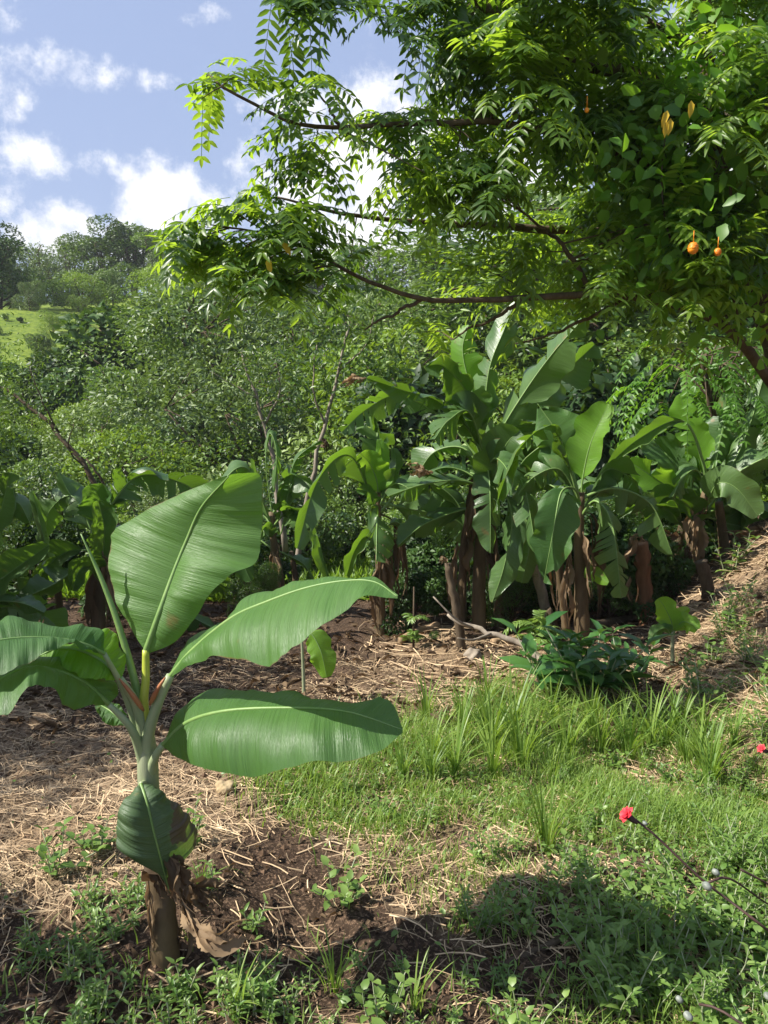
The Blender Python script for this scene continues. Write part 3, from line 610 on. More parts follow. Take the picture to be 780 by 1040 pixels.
loft_leaf(ban, [(106, 664, d - .08), (84, 654, d - .12), (50, 648, d - .16), (0, 650, d - .22), (-70, 668, d - .3)],
    [(106, 662, d - .08), (104, 643, d - .04), (86, 637, d - .03), (50, 634, d - .06), (0, 631, d - .12), (-72, 666, d - .3)],
    [(104, 665, d - .08), (80, 656, d - .16), (55, 660, d - .22), (28, 671, d - .28), (-5, 686, d - .32), (-72, 670, d - .3)],
    (.012, .012), tint=.25, seed=9, rr0=.005, label='dark upper left leaf cut by the photo edge', stalk=[(148, 800, d + .01), (140, 745, d), (124, 698, d - .03), (106, 664, d - .08)], srad=(.014, .006))
loft_leaf(ban, [(110, 715, d - .06), (85, 693, d - .1), (56, 681, d - .15), (30, 678, d - .2), (0, 690, d - .26), (-40, 716, d - .3)],
    [(112, 714, d - .06), (120, 702, d - .02), (108, 685, d + .0), (85, 676, d - .02), (60, 673, d - .05), (20, 675, d - .12), (-40, 713, d - .3)],
    [(108, 716, d - .06), (92, 717, d - .13), (73, 720, d - .2), (61, 706, d - .25), (40, 698, d - .3), (22, 705, d - .34), (0, 726, d - .36), (-40, 718, d - .3)],
    (.02, .02), label='lower left leaf with white ribbed sheen', stalk=[(150, 800, d), (143, 765, d - .01), (132, 738, d - .04), (109, 714, d - .06)], srad=(.018, .007), tint=.55, seed=5)
loft_leaf(ban, [(128, 735, d + .06), (112, 722, d + .1), (98, 714, d + .14)], [(128, 733, d + .06), (122, 716, d + .1), (100, 712, d + .14)], [(126, 737, d + .06), (108, 735, d + .08), (96, 718, d + .12)], (.005, .005), rr0=.004, tint=.3, seed=6,
    stalk=[(150, 790, d + .01), (140, 755, d + .04), (127, 734, d + .06)], srad=(.012, .005))
# red margins on two leaf stalks
for pts in ([(146, 722, d - .035), (134, 705, d - .05), (121, 689, d - .055)], [(152, 716, d - .035), (160, 700, d - .045), (168, 688, d - .04)]):
    tb = MB(); tb.tube(spline(ats(pts), 8), [.003, .006, .007, .007, .006, .005, .004, .002], 7); tb.build('leaf_stalk_margin', M_red, ban)
tb = MB(); tb.tube(spline(ats([(150, 760, d), (140, 705, d + .01), (122, 640, d + .03), (103, 588, d + .05), (82, 542, d + .06)]), 24), np.interp(np.linspace(0, 1, 24), [0, .3, .8, 1], [.012, .011, .006, .0015]), 9); tb.build('rolled_new_leaf', M_mid, ban)
# hanging hood leaf and dead leaves
M_hood = leafmat('hood_leaf', (.055, .10, .04), (.10, .16, .065), (.16, .30, .04), .45, .2, veins=60, brown=(.10, .06, .05))
loft_leaf(ban, [(143, 796, d - .05), (149, 815, d - .09), (156, 845, d - .11), (164, 875, d - .11), (173, 908, d - .09)],
    [(141, 797, d - .05), (124, 815, d - .1), (118, 840, d - .12), (123, 862, d - .12), (150, 860, d - .1)],
    [(145, 796, d - .05), (165, 803, d - .03), (182, 820, d + .0), (199, 838, d + .02), (197, 856, d + .02), (178, 862, d - .04)],
    (.03, .03), mat=M_hood, rr0=.005, label='folded down leaf with brown tip', stalk=[(152, 806, d), (148, 796, d - .02), (143, 796, d - .05)], srad=(.012, .006), seed=7, dead=lambda u, v: (v < -.5 - .3 * np.sin(u * 9)) & (u > .3))
def crumple(root, mid, w_, seed, mat=M_dry, name='dry_leaf'):
    # a dead leaf: papery torn ribbons of unequal length hanging along one dried midrib
    rg = np.random.default_rng(abs(seed)); Pm = spline(ats(mid), 30); T, S, Nn = frames(Pm); mb = MB(); L0 = np.linalg.norm(np.diff(Pm, axis=0), axis=1).sum()
    u0 = np.linspace(0, 1, 30); f = lambda A, t: np.stack([np.interp(t, u0, A[:, c]) for c in range(3)], -1)
    mb.tube(Pm, np.linspace(w_ * .12, w_ * .03, 30), 5, .4)
    for k in range(int(rg.integers(6, 10))):
        t0 = rg.uniform(0, .45); t1 = min(1, t0 + rg.uniform(.3, .75)); n = 22; t = np.linspace(t0, t1, n); q = (t - t0) / (t1 - t0)
        an = rg.random() * 6.28 + q * rg.uniform(-1.4, 1.4) + .4 * np.sin(q * 7 + k); out_ = w_ * rg.uniform(.3, 1.15) * np.sin(np.pi * np.clip(q * .75 + .05, 0, 1)) + .12 * w_ * rg.normal(size=n) * q
        Sx = f(S, t); Nx = f(Nn, t); rad = Sx * np.cos(an)[:, None] + Nx * np.sin(an)[:, None]; tg = -Sx * np.sin(an)[:, None] + Nx * np.cos(an)[:, None]
        tw = rg.random() * 3.1 + q * rg.uniform(-2.2, 2.2); wd_dir = tg * np.cos(tw)[:, None] + rad * np.sin(tw)[:, None]; nn_ = np.cross(wd_dir, f(T, t))
        C0 = f(Pm, t) + rad * out_[:, None] + np.array([0, 0, -1.]) * (L0 * .12 * q * q * rg.random())[:, None]
        ww = w_ * rg.uniform(.25, .6) * np.minimum(1, q * 5 + .15) * np.minimum(1, (1 - q) * 2.2 + .03) * (1 + .25 * rg.normal(size=n) * q)
        cols = [C0 + wd_dir * (ww * sx)[:, None] + nn_ * (ww * (.55 * abs(sx) + .1 * math.sin(9 * sx + k)))[:, None] for sx in (-1, -.4, .1, .55, 1)]
        i = np.arange(n - 1)[:, None] * 5; j = np.arange(4)[None]; Q = np.stack([i + j, i + j + 1, i + j + 6, i + j + 5], -1).reshape(-1, 4)
        mb.add(np.stack(cols, 1).reshape(-1, 3), Q, None, float(np.clip(rg.normal(.5, .25), 0, 1)), np.stack([np.repeat(t, 5), np.tile(np.linspace(0, 1, 5), n)], -1))
    return mb.build(name, mat, root)
crumple(ban, [(168, 860, d - .08), (176, 885, d - .1), (186, 915, d - .12), (200, 930, d - .14)], .03, 1)
crumple(ban, [(150, 855, d - .05), (160, 885, d - .07), (172, 905, d - .08), (184, 912, d - .1)], .03, 2)
crumple(ban, [(185, 915, d - .05), (200, 940, d - .1), (222, 952, d - .14), (240, 940, d - .12), (256, 938, d - .08)], .028, 3, M_dryL)
crumple(ban, [(180, 890, d - .0), (205, 905, d - .02), (228, 925, d - .05)], .03, 4)
crumple(ban, [(151, 895, d - .06), (154, 930, d - .06), (158, 968, d - .05)], .012, 5, M_dryL)
crumple(ban, [(182, 900, d + .02), (190, 935, d + .0), (186, 975, d - .03)], .02, 6)

# ---- plants of the clump row
def banana(px, py, label, stems, leaves, dry=(), group='banana plants at the back of the clearing', dist=None, extra=6):
    P = gpt(px, py) if dist is None else np.array([(px - 390) / F * dist, dist, gz((px - 390) / F * dist, dist)])
    o = empty('banana_plant', P, label, 'banana plant', group); D = P[1]
    for st in stems:
        pts, r0, r1 = st[:3]; mt_ = st[3] if len(st) > 3 else M_stem
        Pn = ats([(x, y, D + dd) for x, y, dd in pts]); 
        if st is stems[0] or abs(pts[0][1] - py) < 12: Pn[0][2] = gz(Pn[0][0], Pn[0][1]) - .06
        mb = MB(); Pn = spline(Pn, 16); mb.tube(Pn, np.linspace(r0 * .8, r1 * .75, 16) * (1 + .05 * np.sin(np.arange(16) * 2.7)), 11); mb.build('pseudostem', mt_, o)
    for k, lf in enumerate(leaves):
        pts = [(x, y, D + dd) for x, y, dd in lf[0]]; kw = dict(lf[2]) if len(lf) > 2 else {}
        kw.setdefault('seed', k * 7 + int(px)); auto_leaf(o, pts, lf[1], **kw)
    if stems[0][1] > .03:
        top = proj(ats([(stems[0][0][-1][0], stems[0][0][-1][1], D)]))
        T0 = ats([(stems[0][0][-1][0], stems[0][0][-1][1], D)])[0]; rg = np.random.default_rng(abs(int(px)) + 5)
        for k in range(extra):
            a = rg.random() * 6.28; Lh = rg.uniform(.4, .9); up = rg.uniform(-.1, .6); dn = rg.uniform(.1, .75)
            q0 = T0 + [0, 0, -rg.uniform(0, .25)]; h_ = np.array([math.cos(a), math.sin(a), 0])
            W3 = [q0, q0 + h_ * Lh * .35 + [0, 0, up], q0 + h_ * Lh * .75 + [0, 0, up - dn * .25], q0 + h_ * Lh + [0, 0, up - dn]]
            pts = [];
            for w3 in W3: a_, b_2 = proj(w3); pts.append((a_[0], b_2[0], w3[1]))
            auto_leaf(o, pts, rg.uniform(.14, .23), fold=rg.uniform(10, 55), curl=25, tears=int(rg.integers(2, 11)), pet=.12, seed=k + int(px), roll=rg.uniform(-30, 30), rib=M_mid)
        for k in range(extra // 2 - 1):
            q0 = T0 + [0, 0, -rg.uniform(.05, .4)]; a = rg.random() * 6.28; h_ = np.array([math.cos(a), math.sin(a), 0]); zb = P[2]
            W3 = [q0, q0 + h_ * .14 + [0, 0, -.1], q0 + h_ * .2 + [0, 0, -(q0[2] - zb) * rg.uniform(.4, .7)], q0 + h_ * .17 + [0, 0, -(q0[2] - zb) * rg.uniform(.7, .95)]]
            pts = [];
            for w3 in W3: a_, b_2 = proj(w3); pts.append((a_[0], b_2[0], w3[1]))
            crumple(o, pts, rg.uniform(.035, .07), k + int(px) * 3, random.choice([M_dry, M_dry, M_dryL]))
    for k, (pts, ww) in enumerate(dry): crumple(o, [(x, y, D + dd) for x, y, dd in pts], ww, k + int(px), random.choice([M_dry, M_dry, M_dryL]))
    return o
P_ = dict
# big clump (centre)
banana(486, 640, 'tallest banana clump at centre back with tattered grey green leaves',
  [([(486, 640, 0), (487, 570, 0), (492, 510, 0), (494, 470, 0)], .085, .05), ([(468, 636, .1), (470, 580, .1), (476, 530, .05), (484, 490, 0)], .06, .035), ([(508, 640, .1), (505, 590, .1), (500, 540, .05), (497, 500, 0)], .06, .04)],
  [([(494, 480, 0), (478, 440, -.1), (445, 408, -.2), (408, 396, -.3), (372, 384, -.4)], .19, P_(fold=55, curl=30, tears=9, pet=.15)),
   ([(490, 470, 0), (450, 425, .1), (405, 402, .1), (372, 416, .1), (347, 439, .1)], .16, P_(fold=20, curl=25, tears=10, pet=.35, roll=20)),
   ([(494, 480, 0), (488, 430, -.05), (472, 395, -.1), (450, 372, -.15), (432, 372, -.2)], .24, P_(fold=25, curl=30, tears=3, pet=.3)),
   ([(496, 480, 0), (508, 440, -.05), (535, 395, -.1), (562, 358, -.15), (592, 324, -.2)], .24, P_(fold=30, curl=15, tears=4, pet=.18, roll=25)),
   ([(496, 480, 0), (515, 440, .15), (545, 400, .2), (580, 372, .3), (604, 350, .35)], .25, P_(fold=20, curl=30, tears=3, pet=.2, roll=-35)),
   ([(495, 480, 0), (492, 430, 0), (497, 375, 0), (512, 335, .05), (524, 305, .1)], .2, P_(fold=20, curl=20, tears=3, pet=.2, roll=10)),
   ([(494, 475, 0), (485, 420, .2), (470, 360, .3), (476, 330, .35)], .2, P_(fold=25, curl=20, tears=4, pet=.3, mat=M_banY)),
   ([(497, 500, -.1), (503, 475, -.15), (515, 450, -.2), (528, 437, -.25)], .2, P_(fold=15, curl=10, pet=.1)),
   ([(492, 495, 0), (465, 488, -.15), (430, 492, -.3), (394, 504, -.45)], .2, P_(fold=60, curl=20, tears=9, pet=.08)),
   ([(490, 490, 0), (470, 478, .05), (450, 475, .05), (428, 484, .05)], .16, P_(fold=50, curl=20, tears=5, pet=.1)),
   ([(486, 515, 0), (462, 520, -.15), (430, 533, -.3), (404, 554, -.45)], .17, P_(fold=45, curl=20, tears=2, pet=.05)),
   ([(490, 485, -.05), (512, 500, -.2), (520, 530, -.3), (512, 575, -.35), (500, 612, -.35)], .15, P_(fold=25, curl=25, tears=2, pet=.2, roll=-20)),
   ([(497, 490, -.1), (530, 520, -.25), (538, 550, -.3), (530, 592, -.3)], .15, P_(fold=20, curl=20, pet=.3, roll=10)),
   ([(497, 480, .1), (530, 455, .2), (560, 470, .3), (580, 510, .35)], .24, P_(fold=40, curl=30, tears=3, pet=.15)),
   ([(492, 480, .1), (470, 455, .2), (440, 460, .3), (420, 490, .35)], .2, P_(fold=40, curl=30, tears=4, pet=.15)),
   ([(497, 480, .1), (525, 440, .3), (550, 430, .4), (575, 445, .5)], .24, P_(fold=35, curl=30, tears=2, pet=.15))],
  [([(480, 500, -.1), (474, 545, -.15), (470, 600, -.12)], .06), ([(495, 520, -.1), (500, 560, -.15), (496, 620, -.1)], .06), ([(465, 550, -.05), (458, 590, -.1), (460, 630, -.05)], .05), ([(440, 480, -.3), (425, 478, -.32), (412, 470, -.3)], .05), ([(372, 384, -.3), (356, 386, -.3), (343, 392, -.3)], .05)])
# plant with bright upright leaf
banana(590, 654, 'banana plant with one glowing upright leaf and a pale ribbed front leaf',
  [([(592, 652, 0), (590, 600, 0), (588, 540, 0), (590, 500, 0)], .085, .04), ([(575, 640, .05), (572, 610, .05), (566, 575, 0)], .045, .03)],
  [([(590, 515, 0), (584, 497, -.15), (570, 500, -.25), (562, 540, -.35), (552, 592, -.35)], .19, P_(fold=12, curl=14, tears=1, pet=.22, mat=M_ban, label='pale ribbed leaf hanging in front')),
   ([(590, 510, 0), (592, 485, 0), (600, 450, -.02), (618, 410, -.05)], .17, P_(fold=-5, curl=-25, pet=.2, mat=M_banY, roll=22, label='glowing yellow green upright leaf', asym=.7)),
   ([(588, 505, 0), (580, 475, .05), (566, 440, .05), (546, 410, .1)], .24, P_(fold=12, curl=20, tears=1, pet=.1, mat=M_ban)),
   ([(592, 520, 0), (610, 500, .1), (640, 500, .2), (665, 520, .2)], .2, P_(fold=40, curl=30, tears=3, pet=.1)),
   ([(588, 530, 0), (570, 500, .15), (545, 490, .3), (520, 505, .3)], .2, P_(fold=45, curl=30, tears=3, pet=.1)),
   ([(588, 590, 0), (600, 582, -.1), (618, 592, -.2)], .06, P_(fold=10, pet=.1, mat=M_banY))],
  [([(592, 540, -.08), (598, 570, -.12), (602, 610, -.1)], .04), ([(580, 560, -.05), (575, 600, -.08), (578, 640, -.05)], .05)])
# right clump
banana(708, 590, 'wide banana clump at right with long pale leaf reaching left',
  [([(708, 590, 0), (704, 550, 0), (712, 520, 0), (718, 500, 0)], .09, .06), ([(735, 590, .1), (735, 550, .1), (730, 510, .05)], .07, .05), ([(690, 590, .15), (688, 560, .1), (694, 530, .1)], .06, .05)],
  [([(718, 505, 0), (714, 470, -.1), (694, 428, -.15), (650, 445, -.25), (608, 482, -.35)], .13, P_(fold=45, curl=15, tears=1, pet=.4, roll=10, rr0=.022, label='long pale leaf reaching left')),
   ([(720, 510, 0), (745, 470, .0), (762, 430, .05), (775, 385, .1)], .22, P_(fold=25, curl=25, tears=2, pet=.1)),
   ([(720, 510, 0), (750, 480, -.1), (785, 462, -.2), (825, 452, -.25)], .25, P_(fold=30, curl=25, tears=1, pet=.1)),
   ([(715, 520, -.1), (728, 492, -.3), (748, 496, -.4), (770, 524, -.45)], .15, P_(fold=10, curl=10, pet=.15, mat=M_ban2, roll=10, label='pale yellowing leaf at the bank')),
   ([(708, 535, 0), (690, 505, -.05), (664, 485, -.1), (638, 468, -.1)], .2, P_(fold=15, curl=20, tears=3, pet=.1, mat=M_banY)),
   ([(708, 520, .1), (690, 480, .1), (668, 452, .15), (640, 430, .2)], .22, P_(fold=30, curl=20, tears=2, pet=.1)),
   ([(716, 500, .05), (712, 460, .0), (700, 430, .0), (690, 400, .0)], .18, P_(fold=15, curl=15, tears=5, pet=.15, mat=M_banY)),
   ([(716, 505, .05), (728, 460, .1), (735, 430, .1), (738, 400, .1)], .2, P_(fold=20, curl=15, tears=2, pet=.15)),
   ([(700, 545, 0), (680, 520, -.2), (650, 512, -.35), (622, 530, -.4)], .17, P_(fold=50, curl=20, tears=1, pet=.1)),
   ([(712, 545, .0), (700, 515, -.1), (676, 505, -.2), (655, 535, -.2)], .2, P_(fold=40, curl=30, tears=2, pet=.1)),
   ([(720, 520, .1), (755, 510, .15), (790, 525, .1)], .22, P_(fold=35, curl=30, tears=3, pet=.1)),
   ([(716, 520, .1), (740, 490, .2), (760, 470, .3), (800, 430, .4)], .25, P_(fold=20, curl=30, tears=3, pet=.1))],
  [([(690, 545, -.05), (665, 545, -.15), (645, 565, -.2)], .07), ([(735, 540, -.1), (755, 540, -.2), (785, 545, -.2)], .05), ([(700, 550, -.1), (694, 575, -.15), (690, 600, -.1)], .06)], dist=7.4)
# small upright plant behind the arching leaf
banana(386, 645, 'slim banana plant with a bright spoon shaped leaf left of the big clump',
  [([(387, 648, 0), (386, 590, 0), (384, 540, 0), (384, 500, 0)], .06, .03)],
  [([(384, 512, 0), (383, 490, -.02), (376, 472, -.05), (366, 460, -.1)], .15, P_(fold=8, curl=10, pet=.18, mat=M_banY, roll=15)),
   ([(385, 505, 0), (387, 480, 0), (389, 462, 0), (385, 446, 0)], .06, P_(fold=-10, pet=.15, mat=M_banY)),
   ([(386, 510, 0), (396, 490, .05), (402, 472, .1), (400, 455, .12)], .1, P_(fold=40, pet=.1)),
   ([(383, 515, 0), (374, 500, -.1), (362, 497, -.15)], .07, P_(fold=30, pet=.1, mat=M_ban)),
   ([(386, 560, 0), (372, 545, -.1), (360, 560, -.15), (352, 585, -.15)], .1, P_(fold=50, pet=.2)),
   ([(386, 540, 0), (402, 530, -.1), (420, 545, -.15)], .1, P_(fold=50, pet=.2, tears=2))],
  [([(386, 560, -.06), (380, 600, -.1), (384, 640, -.05)], .05), ([(388, 560, -.06), (396, 590, -.1), (398, 630, -.05)], .04)])
banana(285, 622, 'banana plant with shredded grey hanging leaves beside the bare sapling',
  [([(288, 622, 0), (284, 590, 0), (278, 550, 0), (276, 520, 0)], .07, .04), ([(296, 622, .1), (300, 590, .1), (296, 560, .1)], .05, .03)],
  [([(280, 545, 0), (286, 540, -.05), (292, 505, -.1), (300, 468, -.12), (325, 447, -.1)], .13, P_(fold=50, curl=20, tears=9, pet=.12, roll=20)),
   ([(276, 520, 0), (270, 470, 0), (274, 440, 0), (281, 460, -.1), (278, 500, -.15)], .1, P_(fold=55, curl=20, tears=9, pet=.35)),
   ([(278, 550, 0), (270, 535, -.1), (262, 550, -.15)], .1, P_(fold=40, tears=4, pet=.1)),
   ([(280, 560, 0), (255, 545, .1), (235, 560, .1), (225, 590, .1)], .16, P_(fold=50, tears=3, pet=.1)),
   ([(284, 560, 0), (310, 575, .1), (322, 605, .1)], .12, P_(fold=50, tears=3, pet=.1))],
  [([(282, 560, -.08), (276, 590, -.1), (280, 618, -.08)], .05), ([(325, 446, -.1), (330, 450, -.12), (332, 462, -.1)], .03)])
# left clump
banana(98, 650, 'dark banana clump on the left behind the tall upright leaf',
  [([(100, 655, 0), (100, 610, 0), (103, 560, 0), (100, 530, 0)], .08, .045), ([(62, 650, .2), (60, 620, .2), (58, 590, .2)], .055, .035)],
  [([(102, 540, 0), (104, 515, 0), (98, 500, -.05), (90, 492, -.1)], .18, P_(fold=20, curl=20, pet=.1, mat=M_ban, roll=30)),
   ([(102, 580, 0), (106, 540, -.1), (100, 508, -.15)], .15, P_(fold=25, curl=40, pet=.1)),
   ([(100, 545, 0), (85, 520, .1), (70, 500, .1), (60, 480, .1)], .16, P_(fold=30, curl=30, tears=2, pet=.1)),
   ([(60, 600, .1), (48, 560, .1), (38, 520, .1), (32, 498, .1)], .08, P_(fold=45, curl=20, pet=.1)),
   ([(100, 580, 0), (90, 575, -.2), (80, 580, -.3), (74, 600, -.35)], .14, P_(fold=40, curl=40, pet=.15)),
   ([(100, 560, 0), (60, 590, -.2), (30, 605, -.3), (-10, 625, -.4)], .2, P_(fold=40, curl=30, tears=4, pet=.2)),
   ([(100, 540, 0), (120, 500, .1), (135, 495, .1)], .17, P_(fold=40, curl=30, tears=3, pet=.1)),
   ([(100, 545, 0), (130, 540, .15), (155, 570, .2)], .18, P_(fold=40, curl=30, tears=3, pet=.1)),
   ([(100, 560, 0), (70, 560, .1), (45, 580, .1), (30, 620, .1)], .2, P_(fold=40, curl=30, tears=3, pet=.1))],
  [([(98, 570, -.08), (92, 610, -.1), (96, 650, -.08)], .06), ([(104, 560, -.08), (112, 600, -.1), (108, 640, -.05)], .05)], extra=4)
banana(-60, 690, 'banana plant outside the left edge reaching a grey leaf into view',
  [([(-60, 690, 0), (-50, 640, 0), (-40, 610, 0)], .08, .05)],
  [([(-42, 625, 0), (-15, 600, -.1), (15, 578, -.15), (50, 553, -.2)], .15, P_(fold=35, curl=20, pet=.1, roll=15)),
   ([(-42, 625, 0), (-20, 560, 0), (0, 520, 0), (10, 480, 0)], .2, P_(fold=30, curl=20, pet=.1, tears=3)),
   ([(-42, 625, 0), (-15, 540, .2), (15, 510, .3), (30, 530, .3)], .2, P_(fold=30, curl=20, pet=.2, tears=3)),
   ([(-42, 625, 0), (-15, 612, -.05), (20, 612, -.1), (45, 622, -.1)], .13, P_(fold=45, curl=30, pet=.1, tears=4)),
   ([(-42, 620, 0), (-20, 590, .1), (10, 570, .2), (20, 600, .3)], .2, P_(fold=45, curl=30, pet=.1, tears=4))], extra=3)
banana(-330, 720, 'banana plant beyond the left edge whose shade falls on the soil', [([(-330, 720, 0), (-325, 560, 0), (-320, 470, 0)], .09, .06)],
  [([(-320, 470, 0), (-300, 380, a_), (-240, 340, a_ * 2), (-170, 400, a_ * 3)], .26, P_(fold=20, curl=25, tears=2, pet=.1)) for a_ in (-.3, 0, .3)], extra=12)
banana(309, 708, 'small banana sucker with one bright leaf hanging under the arching leaf',
  [([(309, 708, 0), (308, 680, 0), (306, 640, 0)], .016, .01, M_stemG)],
  [([(306, 645, 0), (316, 644, -.02), (326, 662, -.05), (332, 688, -.06)], .085, P_(fold=10, curl=15, pet=.1, mat=M_banY, asym=.9)),
   ([(306, 642, 0), (300, 622, 0), (302, 605, 0)], .05, P_(fold=20, pet=.1, mat=M_ban))], group=None)
banana(683, 682, 'knee high banana sapling with light green leaves by the right bank',
  [([(683, 682, 0), (683, 660, 0), (683, 640, 0)], .022, .014, M_stemG)],
  [([(683, 645, 0), (682, 632, -.02), (674, 615, -.02), (668, 608, -.02)], .085, P_(fold=12, pet=.1, mat=M_banY)),
   ([(683, 645, 0), (692, 632, -.05), (702, 634, -.1), (708, 640, -.14)], .07, P_(fold=15, pet=.1, mat=M_banY)),
   ([(683, 645, 0), (690, 625, .02), (700, 618, .03)], .05, P_(fold=20, pet=.1, mat=M_banY)),
   ([(683, 648, 0), (676, 638, -.05), (666, 642, -.08), (660, 650, -.1)], .05, P_(fold=20, pet=.1, mat=M_ban))], group=None)
# two plants filling the dark row further back
banana(175, 636, 'shaded banana plant behind the yellow stalk of the foreground plant',
  [([(175, 640, 0), (178, 600, 0), (180, 570, 0)], .07, .05)],
  [([(180, 580, 0), (205, 550, 0), (235, 555, 0), (255, 590, 0)], .2, P_(fold=40, curl=30, tears=3, pet=.1)),
   ([(180, 580, 0), (160, 545, 0), (130, 560, 0), (120, 600, 0)], .2, P_(fold=40, curl=30, tears=3, pet=.1)),
   ([(180, 580, 0), (190, 620, -.2), (220, 640, -.25)], .15, P_(fold=40, curl=30, tears=3, pet=.1))], extra=2)
banana(640, 600, 'shaded banana plant between the bright leaf and the right clump',
  [([(640, 600, 0), (642, 570, 0), (640, 530, 0)], .08, .05)],
  [([(640, 540, 0), (620, 500, 0), (595, 490, 0), (575, 520, 0)], .22, P_(fold=40, curl=30, tears=3, pet=.1)),
   ([(640, 540, 0), (650, 500, 0), (640, 470, 0), (620, 455, 0)], .2, P_(fold=30, curl=30, tears=3, pet=.1)),
   ([(640, 540, 0), (665, 510, 0), (690, 520, 0), (705, 550, 0)], .22, P_(fold=40, curl=30, tears=3, pet=.1))], dist=8.2)

# ------------------------------------------------------------------ stumps, poles, fallen wood
def stump(px, py, pts, r0, r1, mat, label, name='stump', husk=None, cat='stump'):
    P = gpt(px, py); o = empty(name, P, label, cat); D = P[1]
    Pn = ats([(x, y, D) for x, y in pts]); Pn[0] = P + [0, 0, -.06]; mb = MB(); n = 14; Pn = spline(Pn, n)
    Pn[1:-1] += rng.normal(size=(n - 2, 3)) * r0 * .08; mb.tube(Pn, np.linspace(r0, r1, n) * (1 + .06 * rng.normal(size=n)), 10); mb.build('trunk', mat, o)
    if husk:
        for k, (h, ww) in enumerate(husk): crumple(o, [(x, y, D - .06) for x, y in h], ww, k + int(px), M_dryL, 'husk')
    return o
stump(657, 632, [(657, 632), (654, 590), (650, 552)], .075, .065, M_stump, 'thick brown cut banana stump leaning left in the shade', husk=[([(648, 552), (636, 562), (632, 582)], .05), ([(655, 550), (645, 545), (640, 560)], .04), ([(640, 585), (636, 600), (640, 612)], .03)])
stump(556, 640, [(556, 640), (552, 610), (541, 572)], .05, .042, M_woodL, 'pale grey post like stump leaning left with broken top', husk=[([(541, 575), (545, 562), (552, 570)], .03)])
stump(470, 660, [(470, 660), (464, 620), (457, 592), (455, 572)], .04, .025, M_wood, 'thin dark broken trunk left of the pale post stump', husk=[([(455, 575), (450, 566), (446, 572)], .02)])
stump(568, 650, [(568, 650), (562, 632), (556, 618)], .035, .03, M_wood, 'short dark stub between pale post stump and banana stem')
stump(722, 610, [(722, 610), (716, 585), (712, 570)], .05, .05, M_wood, 'dark stub under the right banana clump')
def fallen(name, label, pts, r0, r1, mat, twigs=(), cat='branch'):
    b = ats([pts[0]])[0]; o = empty(name, b, label, cat); mb = MB(); Pn = spline(ats(pts), 18); Pn[1:-1] += rng.normal(size=(16, 3)) * r0 * .3
    mb.tube(Pn, np.linspace(r0, r1, 18), 8); mb.build('limb', mat, o)
    for t_ in twigs:
        mb = MB(); mb.tube(spline(ats(t_), 8), np.linspace(r1 * .9, r1 * .4, 8), 6); mb.build('twig', mat, o)
    return o
g1 = gpt(563, 680)[1]
fallen('fallen_branch', 'bleached fallen branch lying across the clearing', [(568, 682, g1), (530, 655, g1 + .15), (500, 643, g1 + .25), (468, 632, g1 + .35), (455, 624, g1 + .4)], .03, .013, M_woodL, [[(480, 638, g1 + .3), (462, 628, g1 + .2), (440, 606, g1 + .2)], [(500, 643, g1 + .25), (480, 650, g1 + .1), (465, 648, g1)]])
def onground(pp, lift=.01):
    out_ = []
    for x, y in pp: q = gpt(x, y); out_.append([q[0], q[1], q[2] + lift])
    return np.array(out_)
def gstick(name, label, pp, r0, r1, mat, cat='stick', group=None, lift=.01):
    Pn = spline(onground(pp, lift), 12); mb = MB(); mb.tube(Pn, np.linspace(r0, r1, 12), 7); c = Pn[0]; o = mb.build(name, mat, offset=c); o.location = c; tag(o, label, cat, group); return o
gstick('stick', 'long dark stick half buried in the shaded foreground', [(510, 985), (560, 962), (592, 945)], .012, .01, M_wood)
gstick('stick', 'pale cane lying across the clearing below the fallen branch', [(430, 690), (490, 690), (548, 688)], .008, .005, M_cane)
gstick('stick', 'curved pale cane right of the fallen branch', [(560, 670), (590, 652), (612, 645), (628, 662)], .007, .004, M_cane)
gstick('stick', 'pale twig against the right bank', [(690, 640), (712, 620), (735, 600)], .014, .008, M_cane)
gstick('stick', 'short twig under the right banana clump', [(672, 575), (700, 577), (712, 582)], .014, .008, M_woodL, lift=.05)
gstick('log', 'reddish brown log lying behind the left stumps', [(405, 655), (430, 642), (445, 638)], .035, .03, M_cane, 'log', lift=.03)
gstick('log', 'short peeled log lying by the thin broken trunk', [(500, 655), (520, 652), (536, 648)], .03, .03, M_cane, 'log', lift=.02)
gstick('log', 'dark rotten banana trunk lying in deep shade at right', [(600, 640), (630, 634), (660, 628)], .05, .04, M_wood, 'log', lift=.03)
# stones
def stone(px, py, r, label, seed, mat=M_stone, sq=(1.1, 1, .75)):
    import bmesh
    P = gpt(px, py); bm = bmesh.new(); bmesh.ops.create_icosphere(bm, subdivisions=4, radius=r); rg = np.random.default_rng(seed); off = rg.random(3) * 10
    for v in bm.verts:
        n_ = unit(np.array(v.co)); f_ = 1 + .5 * (float(vnoise(n_[0] * 2 + off[0] + 5, n_[1] * 2 + n_[2] * 1.7 + off[1] + 5, seed)) - .5) + .12 * (float(vnoise(n_[0] * 6 + 20, n_[1] * 6 + n_[2] * 5 + 20, seed)) - .5)
        v.co = Vector((v.co.x * f_ * sq[0], v.co.y * f_ * sq[1], v.co.z * f_ * sq[2]))
    me = bpy.data.meshes.new('stone'); bm.to_mesh(me); bm.free(); me.materials.append(mat)
    for p_ in me.polygons: p_.use_smooth = True
    a = me.attributes.new('tint', 'FLOAT', 'POINT'); a.data.foreach_set('value', np.full(len(me.vertices), .5, np.float32))
    o = bpy.data.objects.new('stone', me); C.objects.link(o); o.location = (P[0], P[1], P[2] + r * .3); o.rotation_euler = (0, 0, seed); return tag(o, label, 'stone')
stone(228, 803, .036, 'pale yellow stone in the straw under the lowest right leaf', 1)
